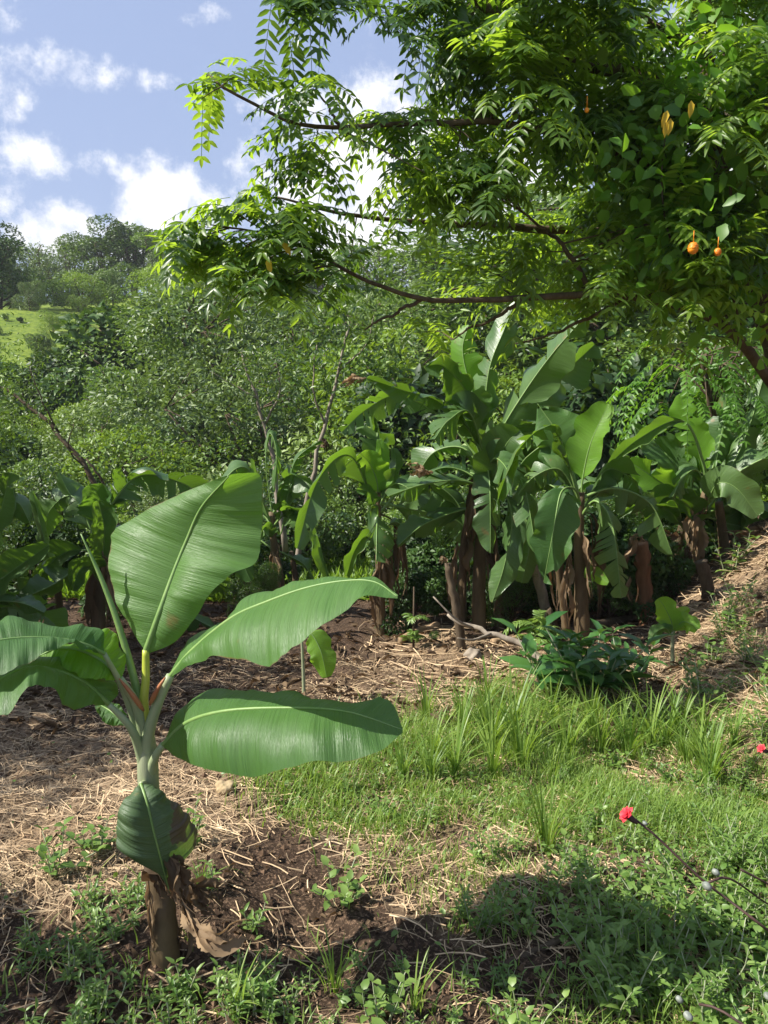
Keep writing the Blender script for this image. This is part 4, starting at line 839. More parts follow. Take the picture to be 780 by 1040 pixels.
stone(480, 668, .06, 'grey stone beside the dry leaves in the clearing', 2, M_woodL)

# ------------------------------------------------------------------ the big overhanging tree
def pinnate(mb, P, dr, ln, npair, ll, lw, tint, droop=.5, rach=None):
    """N pinnate leaves at once: P,dr (N,3), ln (N)"""
    n = len(P); dr = unit(dr); side = unit(np.cross(dr, np.array([0, 0, 1.0])) + 1e-6)
    ks = np.linspace(.22, 1, npair); pos, dd, nn, L_, tt = [], [], [], [], []
    dp = droop * (.6 + .8 * rng.random(n))
    def cur(s): return P + dr * (ln * s)[:, None] + np.array([0, 0, -1.0]) * (ln * dp * s * s)[:, None]
    for k, s in enumerate(ks):
        c = cur(s); tan = unit(dr + np.array([0, 0, -2.0]) * (dp * s)[:, None]); nrm = unit(np.cross(side, tan)); nrm *= np.sign(nrm[:, 2:3] + 1e-6)
        for sg in (1, -1):
            d_ = unit(side * sg + tan * (.45 + .25 * rng.random(n))[:, None] + np.array([0, 0, -.25]) + rng.normal(size=(n, 3)) * .12)
            pos.append(c); dd.append(d_); nn.append(unit(nrm + rng.normal(size=(n, 3)) * .18)); L_.append(ll * (.75 + .35 * math.sin(math.pi * (s * .75 + .1))) * (.85 + .3 * rng.random(n))); tt.append(tint)
    c = cur(1.0); tan = unit(dr + np.array([0, 0, -2.0]) * dp[:, None]); pos.append(c); dd.append(tan); nn.append(unit(np.cross(side, tan))); L_.append(ll * np.ones(n)); tt.append(tint)
    L2 = np.concatenate(L_); mb.leaves(np.vstack(pos), np.vstack(dd), np.vstack(nn), L2, L2 * lw / ll, np.clip(np.concatenate(tt) + rng.normal(size=len(L2)) * .08, 0, 1), 0, .18, .15)
    if rach:
        ss = np.linspace(0, 1, 6); A = np.stack([cur(s) for s in ss], 1); o = np.array([0, 0, rach]); o2 = side * rach
        V_ = np.concatenate([A + o, A - o * .5 + o2[:, None], A - o * .5 - o2[:, None]], 2).reshape(n, 6, 3, 3)
        i = (np.arange(n) * 18)[:, None, None] + (np.arange(5) * 3)[None, :, None]; j = np.arange(3)[None, None]; k = (j + 1) % 3
        Q = np.stack([i + j, i + k, i + 3 + k, i + 3 + j], -1).reshape(-1, 4); mb.add(V_.reshape(-1, 3), Q, None, .4)
trb = at(850, 640, 5.4); trb[2] = gz(trb[0], trb[1]) - .1
tree = empty('tree', trb, 'big spreading tree overhanging from the right with feathery leaves and an arching bough', 'tree')
BR = {
 'trunk': [([(850, 640, 5.4), (838, 520, 5.3), (806, 400, 5.2), (778, 310, 5.1), (745, 220, 5.1), (728, 120, 5.1), (715, 20, 5.2), (705, -80, 5.3)], .095, .04)],
 'branch': [([(786, 392, 5.2), (745, 340, 4.9), (700, 313, 4.7), (640, 300, 4.6), (570, 298, 4.5), (500, 303, 4.4), (430, 303, 4.3), (372, 285, 4.2), (318, 256, 4.1), (275, 238, 4.0)], .036, .006),
   ([(745, 220, 5.1), (690, 185, 4.8), (620, 150, 4.6), (540, 132, 4.4), (450, 128, 4.2), (350, 134, 4.0), (300, 127, 3.9), (258, 106, 3.8), (225, 88, 3.7)], .032, .006),
   ([(760, 280, 5.1), (700, 245, 5.3), (620, 235, 5.3), (540, 228, 5.2), (440, 222, 5.0), (350, 215, 4.8), (280, 200, 4.7)], .045, .006),
   ([(728, 120, 5.1), (680, 90, 4.9), (600, 70, 4.7), (545, 50, 4.6), (505, 18, 4.5), (465, -14, 4.4), (390, -30, 4.3), (310, -28, 4.2), (270, -15, 4.1)], .055, .008),
   ([(722, 60, 5.1), (660, 20, 4.7), (600, -20, 4.5), (540, -50, 4.4)], .035, .01),
   ([(600, 299, 4.55), (585, 270, 4.5), (560, 240, 4.5), (530, 215, 4.4)], .018, .005),
   ([(735, 160, 5.1), (770, 120, 5.0), (800, 60, 5.0)], .04, .01), ([(768, 310, 5.1), (800, 250, 5.3), (830, 180, 5.4)], .05, .01),
   ([(430, 303, 4.3), (400, 320, 4.3), (370, 335, 4.3)], .012, .004), ([(540, 300, 4.5), (500, 322, 4.6), (460, 345, 4.7)], .014, .004),
   ([(350, 134, 4.0), (325, 100, 3.95), (318, 78, 3.9)], .009, .003), ([(640, 300, 4.6), (560, 340, 4.8), (520, 350, 4.9)], .014, .004)]}
allb = []
for nm, ls in BR.items():
    for pts, r0, r1 in ls:
        Pn = spline(ats(pts), 40); Pn[1:-1] += np.cumsum(rng.normal(size=(38, 3)) * .004, 0) * np.sin(np.linspace(0, np.pi, 38))[:, None]
        if nm == 'trunk': Pn[0] = trb
        mb = MB(); mb.tube(Pn, np.interp(np.linspace(0, 1, 40), [0, 1], [r0, r1]), 9); mb.build(nm, M_wood, tree); allb.append(Pn)
allP = np.vstack(allb)
POLY_B = [(190, 104), (200, 70), (225, 62), (255, 66), (285, 92), (308, 88), (316, 60), (330, 62), (334, 96), (380, 104), (400, 96), (440, 100), (484, 96), (500, 62), (545, 20), (580, -10), (640, -60), (900, -120), (900, 420), (720, 400), (640, 345), (600, 312), (540, 335), (500, 372), (450, 360), (400, 335), (360, 318), (300, 312), (255, 312), (200, 290), (160, 268), (160, 205), (200, 210), (232, 200), (240, 170), (222, 140), (225, 120), (200, 124)]
POLY_A = [(262, -60), (262, 14), (285, 28), (310, 20), (345, 34), (380, 22), (410, 32), (440, 66), (455, 58), (478, 78), (500, 62), (545, 40), (620, 0), (640, -60)]
HOLES = [[(338, 150), (480, 205), (480, 232), (400, 238), (330, 225), (262, 200), (262, 160)], [(280, 150), (300, 150), (300, 200), (270, 200)], [(375, 245), (410, 240), (420, 265), (380, 262)]]
def inP(px, py): return inpoly(px, py, POLY_B) | inpoly(px, py, POLY_A)
fol, folD, twg = MB(), MB(), MB(); nclu = 0; tries = 0
# cluster anchors: bound to branches
anchors = []
for i_ in range(60000):
    if len(anchors) >= 172: break
    px = rng.uniform(185, 860); py = rng.uniform(-55, 395)
    if not inP(np.array(px), np.array(py)): continue
    if any(inpoly(np.array(px), np.array(py), h_) for h_ in HOLES) and rng.random() < .8: continue
    if px < 340 and rng.random() < .2: continue
    if py < 150 and px < 480 and rng.random() < .45: continue
    dep = rng.uniform(3.7, 4.3) if px < 330 else (rng.uniform(3.9, 5.2) if px < 500 else rng.uniform(4.0, 5.7))
    if py < 90 and px < 540: dep = rng.uniform(4.0, 4.8)
    if py > 305 and rng.random() < .85: continue
    if py > 235 and 300 < px < 560 and rng.random() < .4: continue
    q = at(px, py, dep); dist = np.linalg.norm((allP - q) * [1, 1, 2.2], axis=1); k = dist.argmin(); dist = np.linalg.norm(allP - q, axis=1)
    if dist[k] > .95 or (abs(q[2] - allP[k][2]) > .34): continue
    anchors.append((q, allP[k], dist[k], px, py))
for q in ats([(285, 8, 4.1), (310, 0, 4.2), (355, 15, 4.2), (372, 5, 4.3), (405, 8, 4.3), (435, 45, 4.3), (460, 55, 4.4), (330, -8, 4.2), (450, 12, 4.4), (480, 60, 4.4), (395, 22, 4.3), (420, 30, 4.3), (450, 30, 4.4), (475, 40, 4.4), (300, 5, 4.2), (340, 8, 4.2), (215, 82, 3.7), (238, 78, 3.7), (205, 100, 3.7), (322, 84, 3.9), (312, 100, 3.9), (180, 225, 3.9), (195, 235, 4.0), (215, 245, 4.0), (190, 262, 4.0), (240, 250, 4.1), (225, 270, 4.1), (250, 215, 4.1), (520, 70, 4.2), (550, 45, 4.2), (585, 25, 4.3), (560, 75, 4.6), (600, 110, 4.6), (640, 90, 4.8), (590, 60, 4.8), (570, 130, 4.8), (620, 50, 4.5), (660, 130, 5)]):
    dist = np.linalg.norm(allP - q, axis=1); k = dist.argmin(); px, py = proj(q); anchors.append((q, allP[k], dist[k], px[0], py[0]))
for q, b_, dist, px, py in anchors:
    midp = (q + b_) / 2 + np.array([0, 0, .08 * dist]) + rng.normal(size=3) * .04 * dist
    twg.tube(spline([b_, midp, q], 6), np.linspace(.003 + .005 * dist, .002, 6), 5, cap=False)
    n = rng.integers(11, 17); dirs = rng.normal(size=(n, 3)) * [1, 1, .45]; dirs = unit(dirs + unit(q - b_) * .7 + np.array([-.25, -.1, .15]))
    back = -unit(q - b_) * (rng.random((n, 1)) * .3 * min(dist, 1)); P0 = q + back + rng.normal(size=(n, 3)) * .03
    ln = rng.uniform(.2, .36, n); tip = P0 + dirs * ln[:, None] + [0, 0, -.1]; tx, ty = proj(tip); ok = inP(tx, ty); P0, dirs, ln = P0[ok], dirs[ok], ln[ok]
    if len(P0) == 0: continue
    small = .8 if px < 480 else 1.0
    tint = np.clip(rng.normal(.5, .15) + .12 * rng.normal(size=len(P0)), 0, 1)
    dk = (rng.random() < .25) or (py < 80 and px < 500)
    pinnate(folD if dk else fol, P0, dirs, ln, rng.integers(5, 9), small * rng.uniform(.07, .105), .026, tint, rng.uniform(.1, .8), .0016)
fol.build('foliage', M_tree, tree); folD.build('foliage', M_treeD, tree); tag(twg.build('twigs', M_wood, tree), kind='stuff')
# vine with orange fruits hanging in the crown at right
vine = empty('vine', at(740, 300, 4.3), 'climbing vine with orange fruits hanging in the right of the crown', 'vine')
mb = MB(); vp = [(752, 330, 4.45), (735, 260, 4.3), (742, 190, 4.2), (722, 120, 4.2), (735, 60, 4.3), (720, 0, 4.4)]; Vn = spline(ats(vp), 40); mb.tube(Vn, .008, 6)
V2 = spline(ats([(738, 270, 4.3), (705, 262, 4.2), (680, 240, 4.2), (672, 180, 4.2), (680, 110, 4.2)]), 30); mb.tube(V2, .005, 6); mb.build('stem', M_wood, vine)
vl = MB(); A = np.vstack([Vn, V2]); n = 900; ii = rng.integers(0, len(A), n); P = A[ii] + rng.normal(size=(n, 3)) * [.22, .14, .14]
vl.leaves(P, rdir(n, -.5), unit(rng.normal(size=(n, 3)) * .6 + [0, -.5, .8]), rng.uniform(.06, .11, n), rng.uniform(.055, .09, n), rng.random(n), 0, .15, .2); vl.build('foliage', M_fern, vine)
def fruit(px, py, dep, hpx, mat, nm='fruit', wr=.42):
    c = at(px, py, dep); h = hpx / F * dep; mb = MB(); zz_ = np.linspace(-.5, .5, 13) * h; rr_ = h * wr * np.sqrt(np.maximum(0, 1 - (zz_ / (h * .5)) ** 2)) * (1 + .1 * np.sin(np.arange(13) * 2.4)) + .0005
    mb.tube(np.stack([c[0] + 0 * zz_, c[1] + 0 * zz_, c[2] + zz_], -1), rr_, 10); mb.tube([c + [0, 0, h * .5], c + [0, 0, h * .5 + .05]], .002, 5); return mb.build(nm, mat, vine)
fruit(704, 252, 3.75, 12, M_fruit); fruit(729, 256, 3.8, 8, M_fruit); fruit(596, 112, 3.9, 5, M_fruit)
for px, py in ((678, 112), (681, 120), (676, 122), (702, 102), (272, 262), (287, 245)):
    yl = MB(); yl.leaves(at(px, py, 3.75)[None], np.array([[rng.normal() * .4, 0, -1.]]), np.array([[0, -1., .3]]), .075, .035, .5, 0); yl.build('yellow_leaf', M_yel, tree)

# feathery fronds tree at right middle
fr = empty('feathery_tree', gdist(742, 8.6), 'small tree with drooping feathery bright fronds above the right banana clump', 'tree')
mb = MB(); ft = spline([gdist(742, 8.6) + [0, 0, -.1], at(735, 470, 8.5), at(722, 410, 8.2), at(712, 362, 8.0)], 14); mb.tube(ft, np.linspace(.06, .02, 14), 8); mb.build('trunk', M_wood, fr)
ff = MB(); n = 80; pxs = rng.uniform(645, 800, n); pys = rng.uniform(338, 420, n) + np.abs(pxs - 715) * .12; deps = rng.uniform(7.5, 8.6, n); P0 = np.array([at(a, b, c) for a, b, c in zip(pxs, pys, deps)])
ctr = at(715, 372, 8.0); dirs = unit((P0 - ctr) * [1, 1, .2] + rng.normal(size=(n, 3)) * .25 + [0, 0, .15])
for gidx in range(8):
    sl = slice(gidx * 10, (gidx + 1) * 10); pinnate(ff, P0[sl], dirs[sl], rng.uniform(.3, .8, 10), int(rng.integers(11, 16)), rng.uniform(.07, .11), rng.uniform(.024, .036), rng.uniform(.1, 1, 10), rng.uniform(.4, 1.5), .003)
bb = MB()
for k in range(0, n, 4): bb.tube(spline([ft[rng.integers(9, 14)], (ft[-1] + P0[k]) / 2 + [0, 0, .08], P0[k]], 6), np.linspace(.012, .004, 6), 5, cap=False)
ff.build('fronds', M_fern, fr); tag(bb.build('twigs', M_wood, fr), kind='stuff')
# light green ferny plant and vine on the bank
def fernplant(px, py, label, npx, n, ll, mat, name='fern', up=1.2, h=.5):
    P = gpt(px, py); o = empty(name, P, label, 'fern' if name == 'fern' else 'plant'); mb = MB(); P0 = P + rng.normal(size=(n, 3)) * [.04, .04, .0] + np.array([[0, 0, 1.]]) * rng.random((n, 1)) * h
    dirs = unit(rng.normal(size=(n, 3)) * [1, 1, .3] + [0, 0, up]); pinnate(mb, P0, dirs, rng.uniform(.6, 1, n) * npx / F * P[1], 9, ll, ll * .35, rng.uniform(.3, 1, n), .5, .002); mb.build('fronds', mat, o)
    mb = MB(); mb.tube([P + [0, 0, -.04], P + [0, 0, h]], [.012, .006], 6); mb.build('stem', M_wood, o); return o
fernplant(618, 606, 'light green ferny shrub growing between the banana stems', 32, 40, .06, M_fern, 'fern', 1.0, .35)
fernplant(410, 622, 'dark ferny plant at the foot of the slim banana plant', 30, 18, .07, M_treeD)
fernplant(420, 660, 'small leafy shoot by the clearing edge', 22, 10, .05, M_weed)
fernplant(545, 655, 'narrow leaved herb at the foot of the pale post stump', 26, 26, .06, M_weed, h=.2)
fernplant(560, 625, 'dark narrow leaved herb in front of the hanging banana leaf', 22, 22, .08, M_treeD, h=.4)

# ------------------------------------------------------------------ broadleaf weeds
def leafy(seed, nst, h, nl, ll, lw, mat, spread=.5):
    global rng; keep = rng; rng = np.random.default_rng(seed); mb, st = MB(), MB()
    for s in range(nst):
        a = rng.random() * 6.28; b = np.array([math.cos(a), math.sin(a), 0]) * .25 * h * rng.random(); tp = b + np.array([math.cos(a) * spread * h * rng.random(), math.sin(a) * spread * h * rng.random(), h * rng.uniform(.6, 1)])
        Pn = spline([b - [0, 0, .01], (b + tp) / 2 + rng.normal(size=3) * .05 * h, tp], 7); st.tube(Pn, np.linspace(.0025, .0012, 7) * (ll / .05) ** .5, 5, .5, cap=False)
        ph = rng.random() * 6.28
        for k in range(nl):
            f_ = (k + 1) / nl; c = Pn[min(6, int(round(f_ * 6)))]
            for q in (0, math.pi):
                an = ph + k * 1.57 + q; dr_ = np.array([math.cos(an), math.sin(an), .35 + .5 * f_ + rng.normal() * .2]); L__ = ll * rng.uniform(.6, 1.1) * (1 - .35 * f_)
                mb.leaves(c[None], dr_[None], np.array([[rng.normal() * .2, rng.normal() * .2, 1.]]), L__, L__ * lw / ll, np.clip(rng.normal(.5, .2), 0, 1), 0, .2, .3)
    rng = keep; return mb.mesh('foliage', mat), st.mesh('stem', M_stemG)
def put_weed(ms, P, s, label, cat='weed', group=None, name='weed', rz=None):
    o = empty(name, P, label, cat, group); o.scale = (s,) * 3; o.rotation_euler = (random.uniform(-.15, .15), random.uniform(-.15, .15), rz if rz is not None else random.random() * 6.28)
    for me, nm in zip(ms, ('foliage', 'stem')):
        c = bpy.data.objects.new(nm, me); C.objects.link(c); c.parent = o
    return o
WD = [leafy(20 + k, 4, .07, 4, .036, .014, M_weed) for k in range(4)]
WT = [leafy(30 + k, 5, .17, 6, .055, .022, M_weed, .6) for k in range(3)]
WG = [leafy(40 + k, 9, .30, 3, .24, .105, M_gloss, .9) for k in range(2)]
WB = [leafy(50 + k, 6, .12, 3, .05, .04, M_weed, .8) for k in range(2)]
def scatter_weeds(poly, n, protos, smin, smax, label, group, minpx=13):
    pts = []; tries = 0
    while len(pts) < n and tries < 20000:
        tries += 1; px = random.uniform(-20, 800); py = random.uniform(min(740, min(q[1] for q in poly)), 1060)
        if not inpoly(np.array(px), np.array(py), poly): continue
        if any(abs(px - a) < minpx and abs(py - b) < minpx * .7 for a, b in pts): continue
        pts.append((px, py)); P = gpt(px, py); put_weed(random.choice(protos), P, random.uniform(smin, smax), label, 'weed', group)
scatter_weeds([(-20, 1060), (-20, 960), (60, 940), (110, 905), (150, 900), (150, 985), (200, 1000), (280, 985), (300, 1060)], 38, WD, .8, 1.4, 'small pale leafy weed on bare soil at bottom left', 'weeds at the bottom left')
scatter_weeds([(210, 1060), (220, 985), (400, 980), (480, 990), (560, 1000), (560, 1060)], 26, WD + WD + WB[:1], .6, 1.1, 'low green weed along the shaded bottom edge', 'weeds along the bottom edge')
scatter_weeds([(590, 1060), (600, 980), (640, 900), (700, 880), (800, 860), (800, 1060)], 54, WT + WT + WB, .65, 1.15, 'leafy upright weed in sunny bottom right patch', 'weeds in the bottom right patch')
scatter_weeds([(620, 860), (680, 800), (800, 770), (800, 870), (680, 890)], 26, WT + WB, .5, .85, 'broad leaved weed among grass around the red flowers', 'weeds around the red flowers')
scatter_weeds([(290, 800), (430, 755), (620, 720), (780, 760), (760, 830), (600, 845), (440, 850)], 24, WT + WB + WD, .5, .9, 'broad leaved weed scattered through the sunny grass', 'weeds in the sunny grass')
scatter_weeds([(690, 765), (700, 690), (735, 630), (800, 560), (800, 770)], 30, WT + WB + WD, .9, 1.7, 'green weed on the dry straw of the right bank', 'weeds on the right bank', 11)
scatter_weeds([(440, 900), (520, 850), (640, 860), (600, 950), (480, 960)], 20, WT + WB, .5, .9, 'shaded weed in the dark patch below the tall grass', 'weeds in the dark patch')
for px, py, s in ((598, 712, 1.15), (560, 702, 1.0), (630, 700, .9), (585, 692, .8)): put_weed(random.choice(WG), gpt(px, py), s * 1.1, 'glossy broad leaved plant heaped in front of the fallen branch', 'plant', 'glossy broad leaved plants by the fallen branch', 'broadleaf_plant')
for px, py, ms, s, lab in ((195, 862, WT[0], .95, 'upright green weed right of the folded down leaf'), (345, 918, WB[0], 1.1, 'bright lobed weed at the edge of the dug hollow'), (210, 905, WD[1], 1.3, 'tiny weed beside the dead leaves at the stem'),
        (100, 868, WB[1], 1.1, 'dark leafy weed left of the folded down leaf'), (60, 890, WB[0], 1.2, 'dark leafy weed in the straw at far left'), (255, 945, WD[2], 1.2, 'small weed by the curled dead leaf'),
        (738, 585, WT[1], 2.4, 'leafy climber at the top of the right bank'), (722, 560, WT[2], 2.6, 'leafy green shoot under the pale yellowing banana leaf'), (745, 620, WT[0], 1.5, 'green weed halfway down the right bank'), (765, 680, WT[1], 1.2, 'green weed low on the right bank'), (735, 650, WT[2], 1.3, 'thin green weed on the crumbling bank')):
    put_weed(ms, gpt(px, py), s, lab)

# ------------------------------------------------------------------ grass, straw, litter
def blades(mb, P, ln, wd, lean, tint, segs=3, dirs=None):
    n = len(P); a = rng.random(n) * 6.28; h = np.stack([np.cos(a), np.sin(a), 0 * a], -1) if dirs is None else dirs
    s = np.stack([-h[:, 1], h[:, 0], 0 * a], -1) * wd[:, None] * .5; V_ = []
    for k in range(segs + 1):
        f_ = k / segs; c = P + np.array([0, 0, 1.]) * (ln * f_ * (1 - .35 * lean * f_))[:, None] + h * (ln * lean * f_ * f_)[:, None]
        if k < segs: wv = (1 - .55 * f_); V_ += [c - s * wv, c + s * wv]
        else: V_ += [c]
    V_ = np.stack(V_, 1); kk = V_.shape[1]; off = (np.arange(n) * kk)[:, None, None]
    q = [(2 * k, 2 * k + 1, 2 * k + 3, 2 * k + 2) for k in range(segs - 1)]; t_ = [(2 * segs - 2, 2 * segs - 1, 2 * segs)]
    mb.add(V_.reshape(-1, 3), (np.array(q)[None] + off).reshape(-1, 4), (np.array(t_)[None] + off).reshape(-1, 3), np.repeat(tint, kk))
def scat(n, poly, ymax=7.5, soft=14, dens=None):
    y = 1.2 + (ymax - 1.2) * rng.random(n) ** 1.25; x = (rng.random(n) - .5) * 2 * (y * .62 + .35); k = zone(x + rng.normal(size=n) * .035 * y, y + rng.normal(size=n) * .05 * y, poly, soft)
    if dens is not None: k &= rng.random(n) < dens(x, y)
    x, y = x[k], y[k]; return np.stack([x, y, height(x, y)], -1)
gr = MB()
P = scat(230000, Z_GRASS, 6, 12, lambda x, y: np.clip(vnoise(x * 4, y * 4, 50) * 2.1 - .2, .1, 1)); n = len(P); print('grass', n)
tl = vnoise(P[:, 0] * 2.5, P[:, 1] * 2.5, 51)
blades(gr, P, (.025 + .08 * rng.random(n) ** 1.5) * (.4 + 1.3 * tl), .003 + .0035 * rng.random(n), rng.uniform(.15, 1.1, n), np.clip(rng.normal(.55, .22, n), 0, 1))
P = scat(50000, Z_THIN, 4, 16, lambda x, y: .8 * np.clip(vnoise(x * 5, y * 5, 52) * 2 - .7, 0, 1)); n = len(P)
blades(gr, P, .025 + .05 * rng.random(n), .003 + .002 * rng.random(n), rng.uniform(.2, .9, n), np.clip(rng.normal(.6, .2, n), 0, 1))
P = scat(60000, Z_WEEDR, 4, 16, lambda x, y: .7 * np.clip(vnoise(x * 5, y * 5, 53) * 2 - .5, 0, 1)); n = len(P)
blades(gr, P, .04 + .07 * rng.random(n), .003 + .003 * rng.random(n), rng.uniform(.2, 1, n), np.clip(rng.normal(.5, .2, n), 0, 1))
P = scat(9000, Z_WEEDB, 3, 16, lambda x, y: .3 * np.clip(vnoise(x * 5, y * 5, 54) * 2 - .6, 0, 1)); n = len(P)
blades(gr, P, .03 + .06 * rng.random(n), .003 + .003 * rng.random(n), rng.uniform(.2, 1, n), np.clip(rng.normal(.5, .2, n), 0, 1))
P = scat(30000, Z_STRAWR, 8, 16, lambda x, y: .5 * np.clip(vnoise(x * 3, y * 3, 55) * 2 - .9, 0, 1)); n = len(P)
blades(gr, P, .04 + .08 * rng.random(n), .004 + .003 * rng.random(n), rng.uniform(.2, 1, n), np.clip(rng.normal(.6, .2, n), 0, 1))
tag(gr.build('grass', M_grass), 'short bright green grass spreading across the sunny ground', 'grass', kind='stuff')
# small-leaved ground cover
gc = MB()
for poly, nn_, dn in ((Z_GRASS, 60000, .6), (Z_WEEDR, 60000, .95), (Z_WEEDB, 30000, .1), (Z_THIN, 20000, .25), (Z_STRAWR, 24000, .25), (Z_STRAWL, 9000, .12)):
    P = scat(nn_, poly, 6.5, 16, lambda x, y: dn * np.clip(vnoise(x * 6, y * 6, 60) * 2.4 - .7, 0, 1)); n = len(P); P[:, 2] += .01 + .045 * rng.random(n) ** 1.5
    s_ = rng.uniform(.012, .03, n); gc.leaves(P, rdir(n, .35) * [1, 1, .5], unit(rng.normal(size=(n, 3)) * .35 + [0, 0, 1.]), s_, s_ * rng.uniform(.4, .8, n), np.clip(rng.normal(.5, .25, n), 0, 1), 0, .15, .2)
tag(gc.build('ground_cover', M_weed), 'tiny leaved creeping ground cover between the grass', 'ground cover', kind='stuff')
# straw and litter
st = MB()
def straws(P, lmin, lmax, w0, lift):
    n = len(P); a = rng.random(n) * 6.28; el = rng.normal(size=n) * lift; d_ = np.stack([np.cos(a) * np.cos(el), np.sin(a) * np.cos(el), np.sin(el)], -1); ln = rng.uniform(lmin, lmax, n)
    s = np.stack([-np.sin(a), np.cos(a), 0 * a], -1); bow = rng.normal(size=n) * .05; wv = w0 * rng.uniform(.5, 1.5, n); V_ = []
    for k in range(4):
        f_ = k / 3 - .5; c = P + d_ * (ln * f_)[:, None] + s * (bow * ln * (1 - 4 * f_ * f_))[:, None] + np.array([0, 0, 1.]) * (.35 * np.abs(bow) * ln * (1 - 4 * f_ * f_))[:, None]
        gzv = height(c[:, 0], c[:, 1]); c[:, 2] = np.maximum(c[:, 2], gzv + .003)
        V_ += [c - s * wv[:, None] * .5, c + s * wv[:, None] * .5 + np.array([0, 0, 1.]) * wv[:, None] * .5]
    V_ = np.stack(V_, 1); off = (np.arange(n) * 8)[:, None, None]; q = [(2 * k, 2 * k + 1, 2 * k + 3, 2 * k + 2) for k in range(3)]
    st.add(V_.reshape(-1, 3), (np.array(q)[None] + off).reshape(-1, 4), None, np.repeat(np.clip(rng.normal(.45, .25, n), -.1, 1), 8))
for poly, nn_, dn, l0, l1, w0, lf_ in ((Z_STRAWL, 60000, .9, .03, .12, .0028, .18), (Z_STRAWR, 90000, 1.6, .05, .26, .005, .35), (Z_THIN, 30000, .7, .04, .16, .0028, .3), (Z_GRASS, 40000, .22, .04, .15, .003, .3), (Z_WEEDB, 9000, .35, .04, .12, .0025, .2), (Z_WEEDR, 24000, .25, .05, .18, .003, .4)):
    P = scat(nn_, poly, 7.5, 18, lambda x, y: dn * np.clip(vnoise(x * 4, y * 4, 70) * 1.8 - .1, 0, 1)); P[:, 2] += .004 + .015 * rng.random(len(P)); straws(P, l0, l1 * 1.25, w0 * .75, lf_)
y = 1.3 + 4.4 * rng.random(26000) ; x = (rng.random(26000) - .5) * 2 * (y * .62 + .3); kk = ~((zone(x, y, Z_WEEDB, 16) | zone(x, y, Z_BARE, 10)) & (rng.random(len(x)) < .85)); x, y = x[kk], y[kk]; straws(np.stack([x, y, height(x, y) + .006], -1), .03, .15, .0026, .15)
P = scat(9000, Z_MID, 8, 10); P[:, 2] += .01; straws(P, .1, .5, .006, .12)
tag(st.build('straw_litter', M_straw), 'loose dry straw and cut stalks littering the soil', 'straw', kind='stuff')
dl = MB(); n = 3600; y = rng.uniform(3.9, 9.0, n); x = (rng.random(n) - .5) * 2 * (y * .6); P = np.stack([x, y, height(x, y) + .02], -1)
dl.leaves(P, rdir(n) * [1, 1, .3], unit(rng.normal(size=(n, 3)) * .6 + [0, 0, 1.]), rng.uniform(.03, .13, n), rng.uniform(.012, .045, n), rng.uniform(0, 1, n), 0, .4, .4)
n = 1500; y = rng.uniform(1.5, 4.0, n); x = (rng.random(n) - .5) * 2 * (y * .6); P = np.stack([x, y, height(x, y) + .008], -1)
dl.leaves(P, rdir(n) * [1, 1, .3], unit(rng.normal(size=(n, 3)) * .5 + [0, 0, 1.]), rng.uniform(.015, .045, n), rng.uniform(.008, .02, n), rng.uniform(0, 1, n), 0, .4, .4)
tag(dl.build('leaf_litter', M_dry), 'brown fallen leaf litter under the banana plants', 'leaf litter', kind='stuff')
# soil crumbs
cb = MB(); n = 16000; y = 1.4 + 5 * rng.random(n) ** 1.6; x = (rng.random(n) - .5) * 2 * (y * .6 + .2); r = .002 + .016 * rng.random(n) ** 4; P = np.stack([x, y, height(x, y)], -1)
OC = np.array([[1, 0, 0], [-1, 0, 0], [0, 1, 0], [0, -1, 0], [0, 0, 1], [0, 0, -1]]); V_ = P[:, None] + OC[None] * r[:, None, None] * rng.uniform(.5, 1.3, (n, 6, 1)); TF = [(0, 2, 4), (2, 1, 4), (1, 3, 4), (3, 0, 4), (2, 0, 5), (1, 2, 5), (3, 1, 5), (0, 3, 5)]
cb.add(V_.reshape(-1, 3), None, (np.array(TF)[None] + (np.arange(n) * 6)[:, None, None]).reshape(-1, 3), np.repeat(rng.uniform(.2, .8, n), 6))
M_soil = plain('soil_crumb', (.06, .037, .024), (.17, .11, .07), 40, .95, .4, .1)
tag(cb.build('soil_crumbs', M_soil, smooth_=False), 'loose brown soil crumbs on the ground', 'soil', kind='stuff')

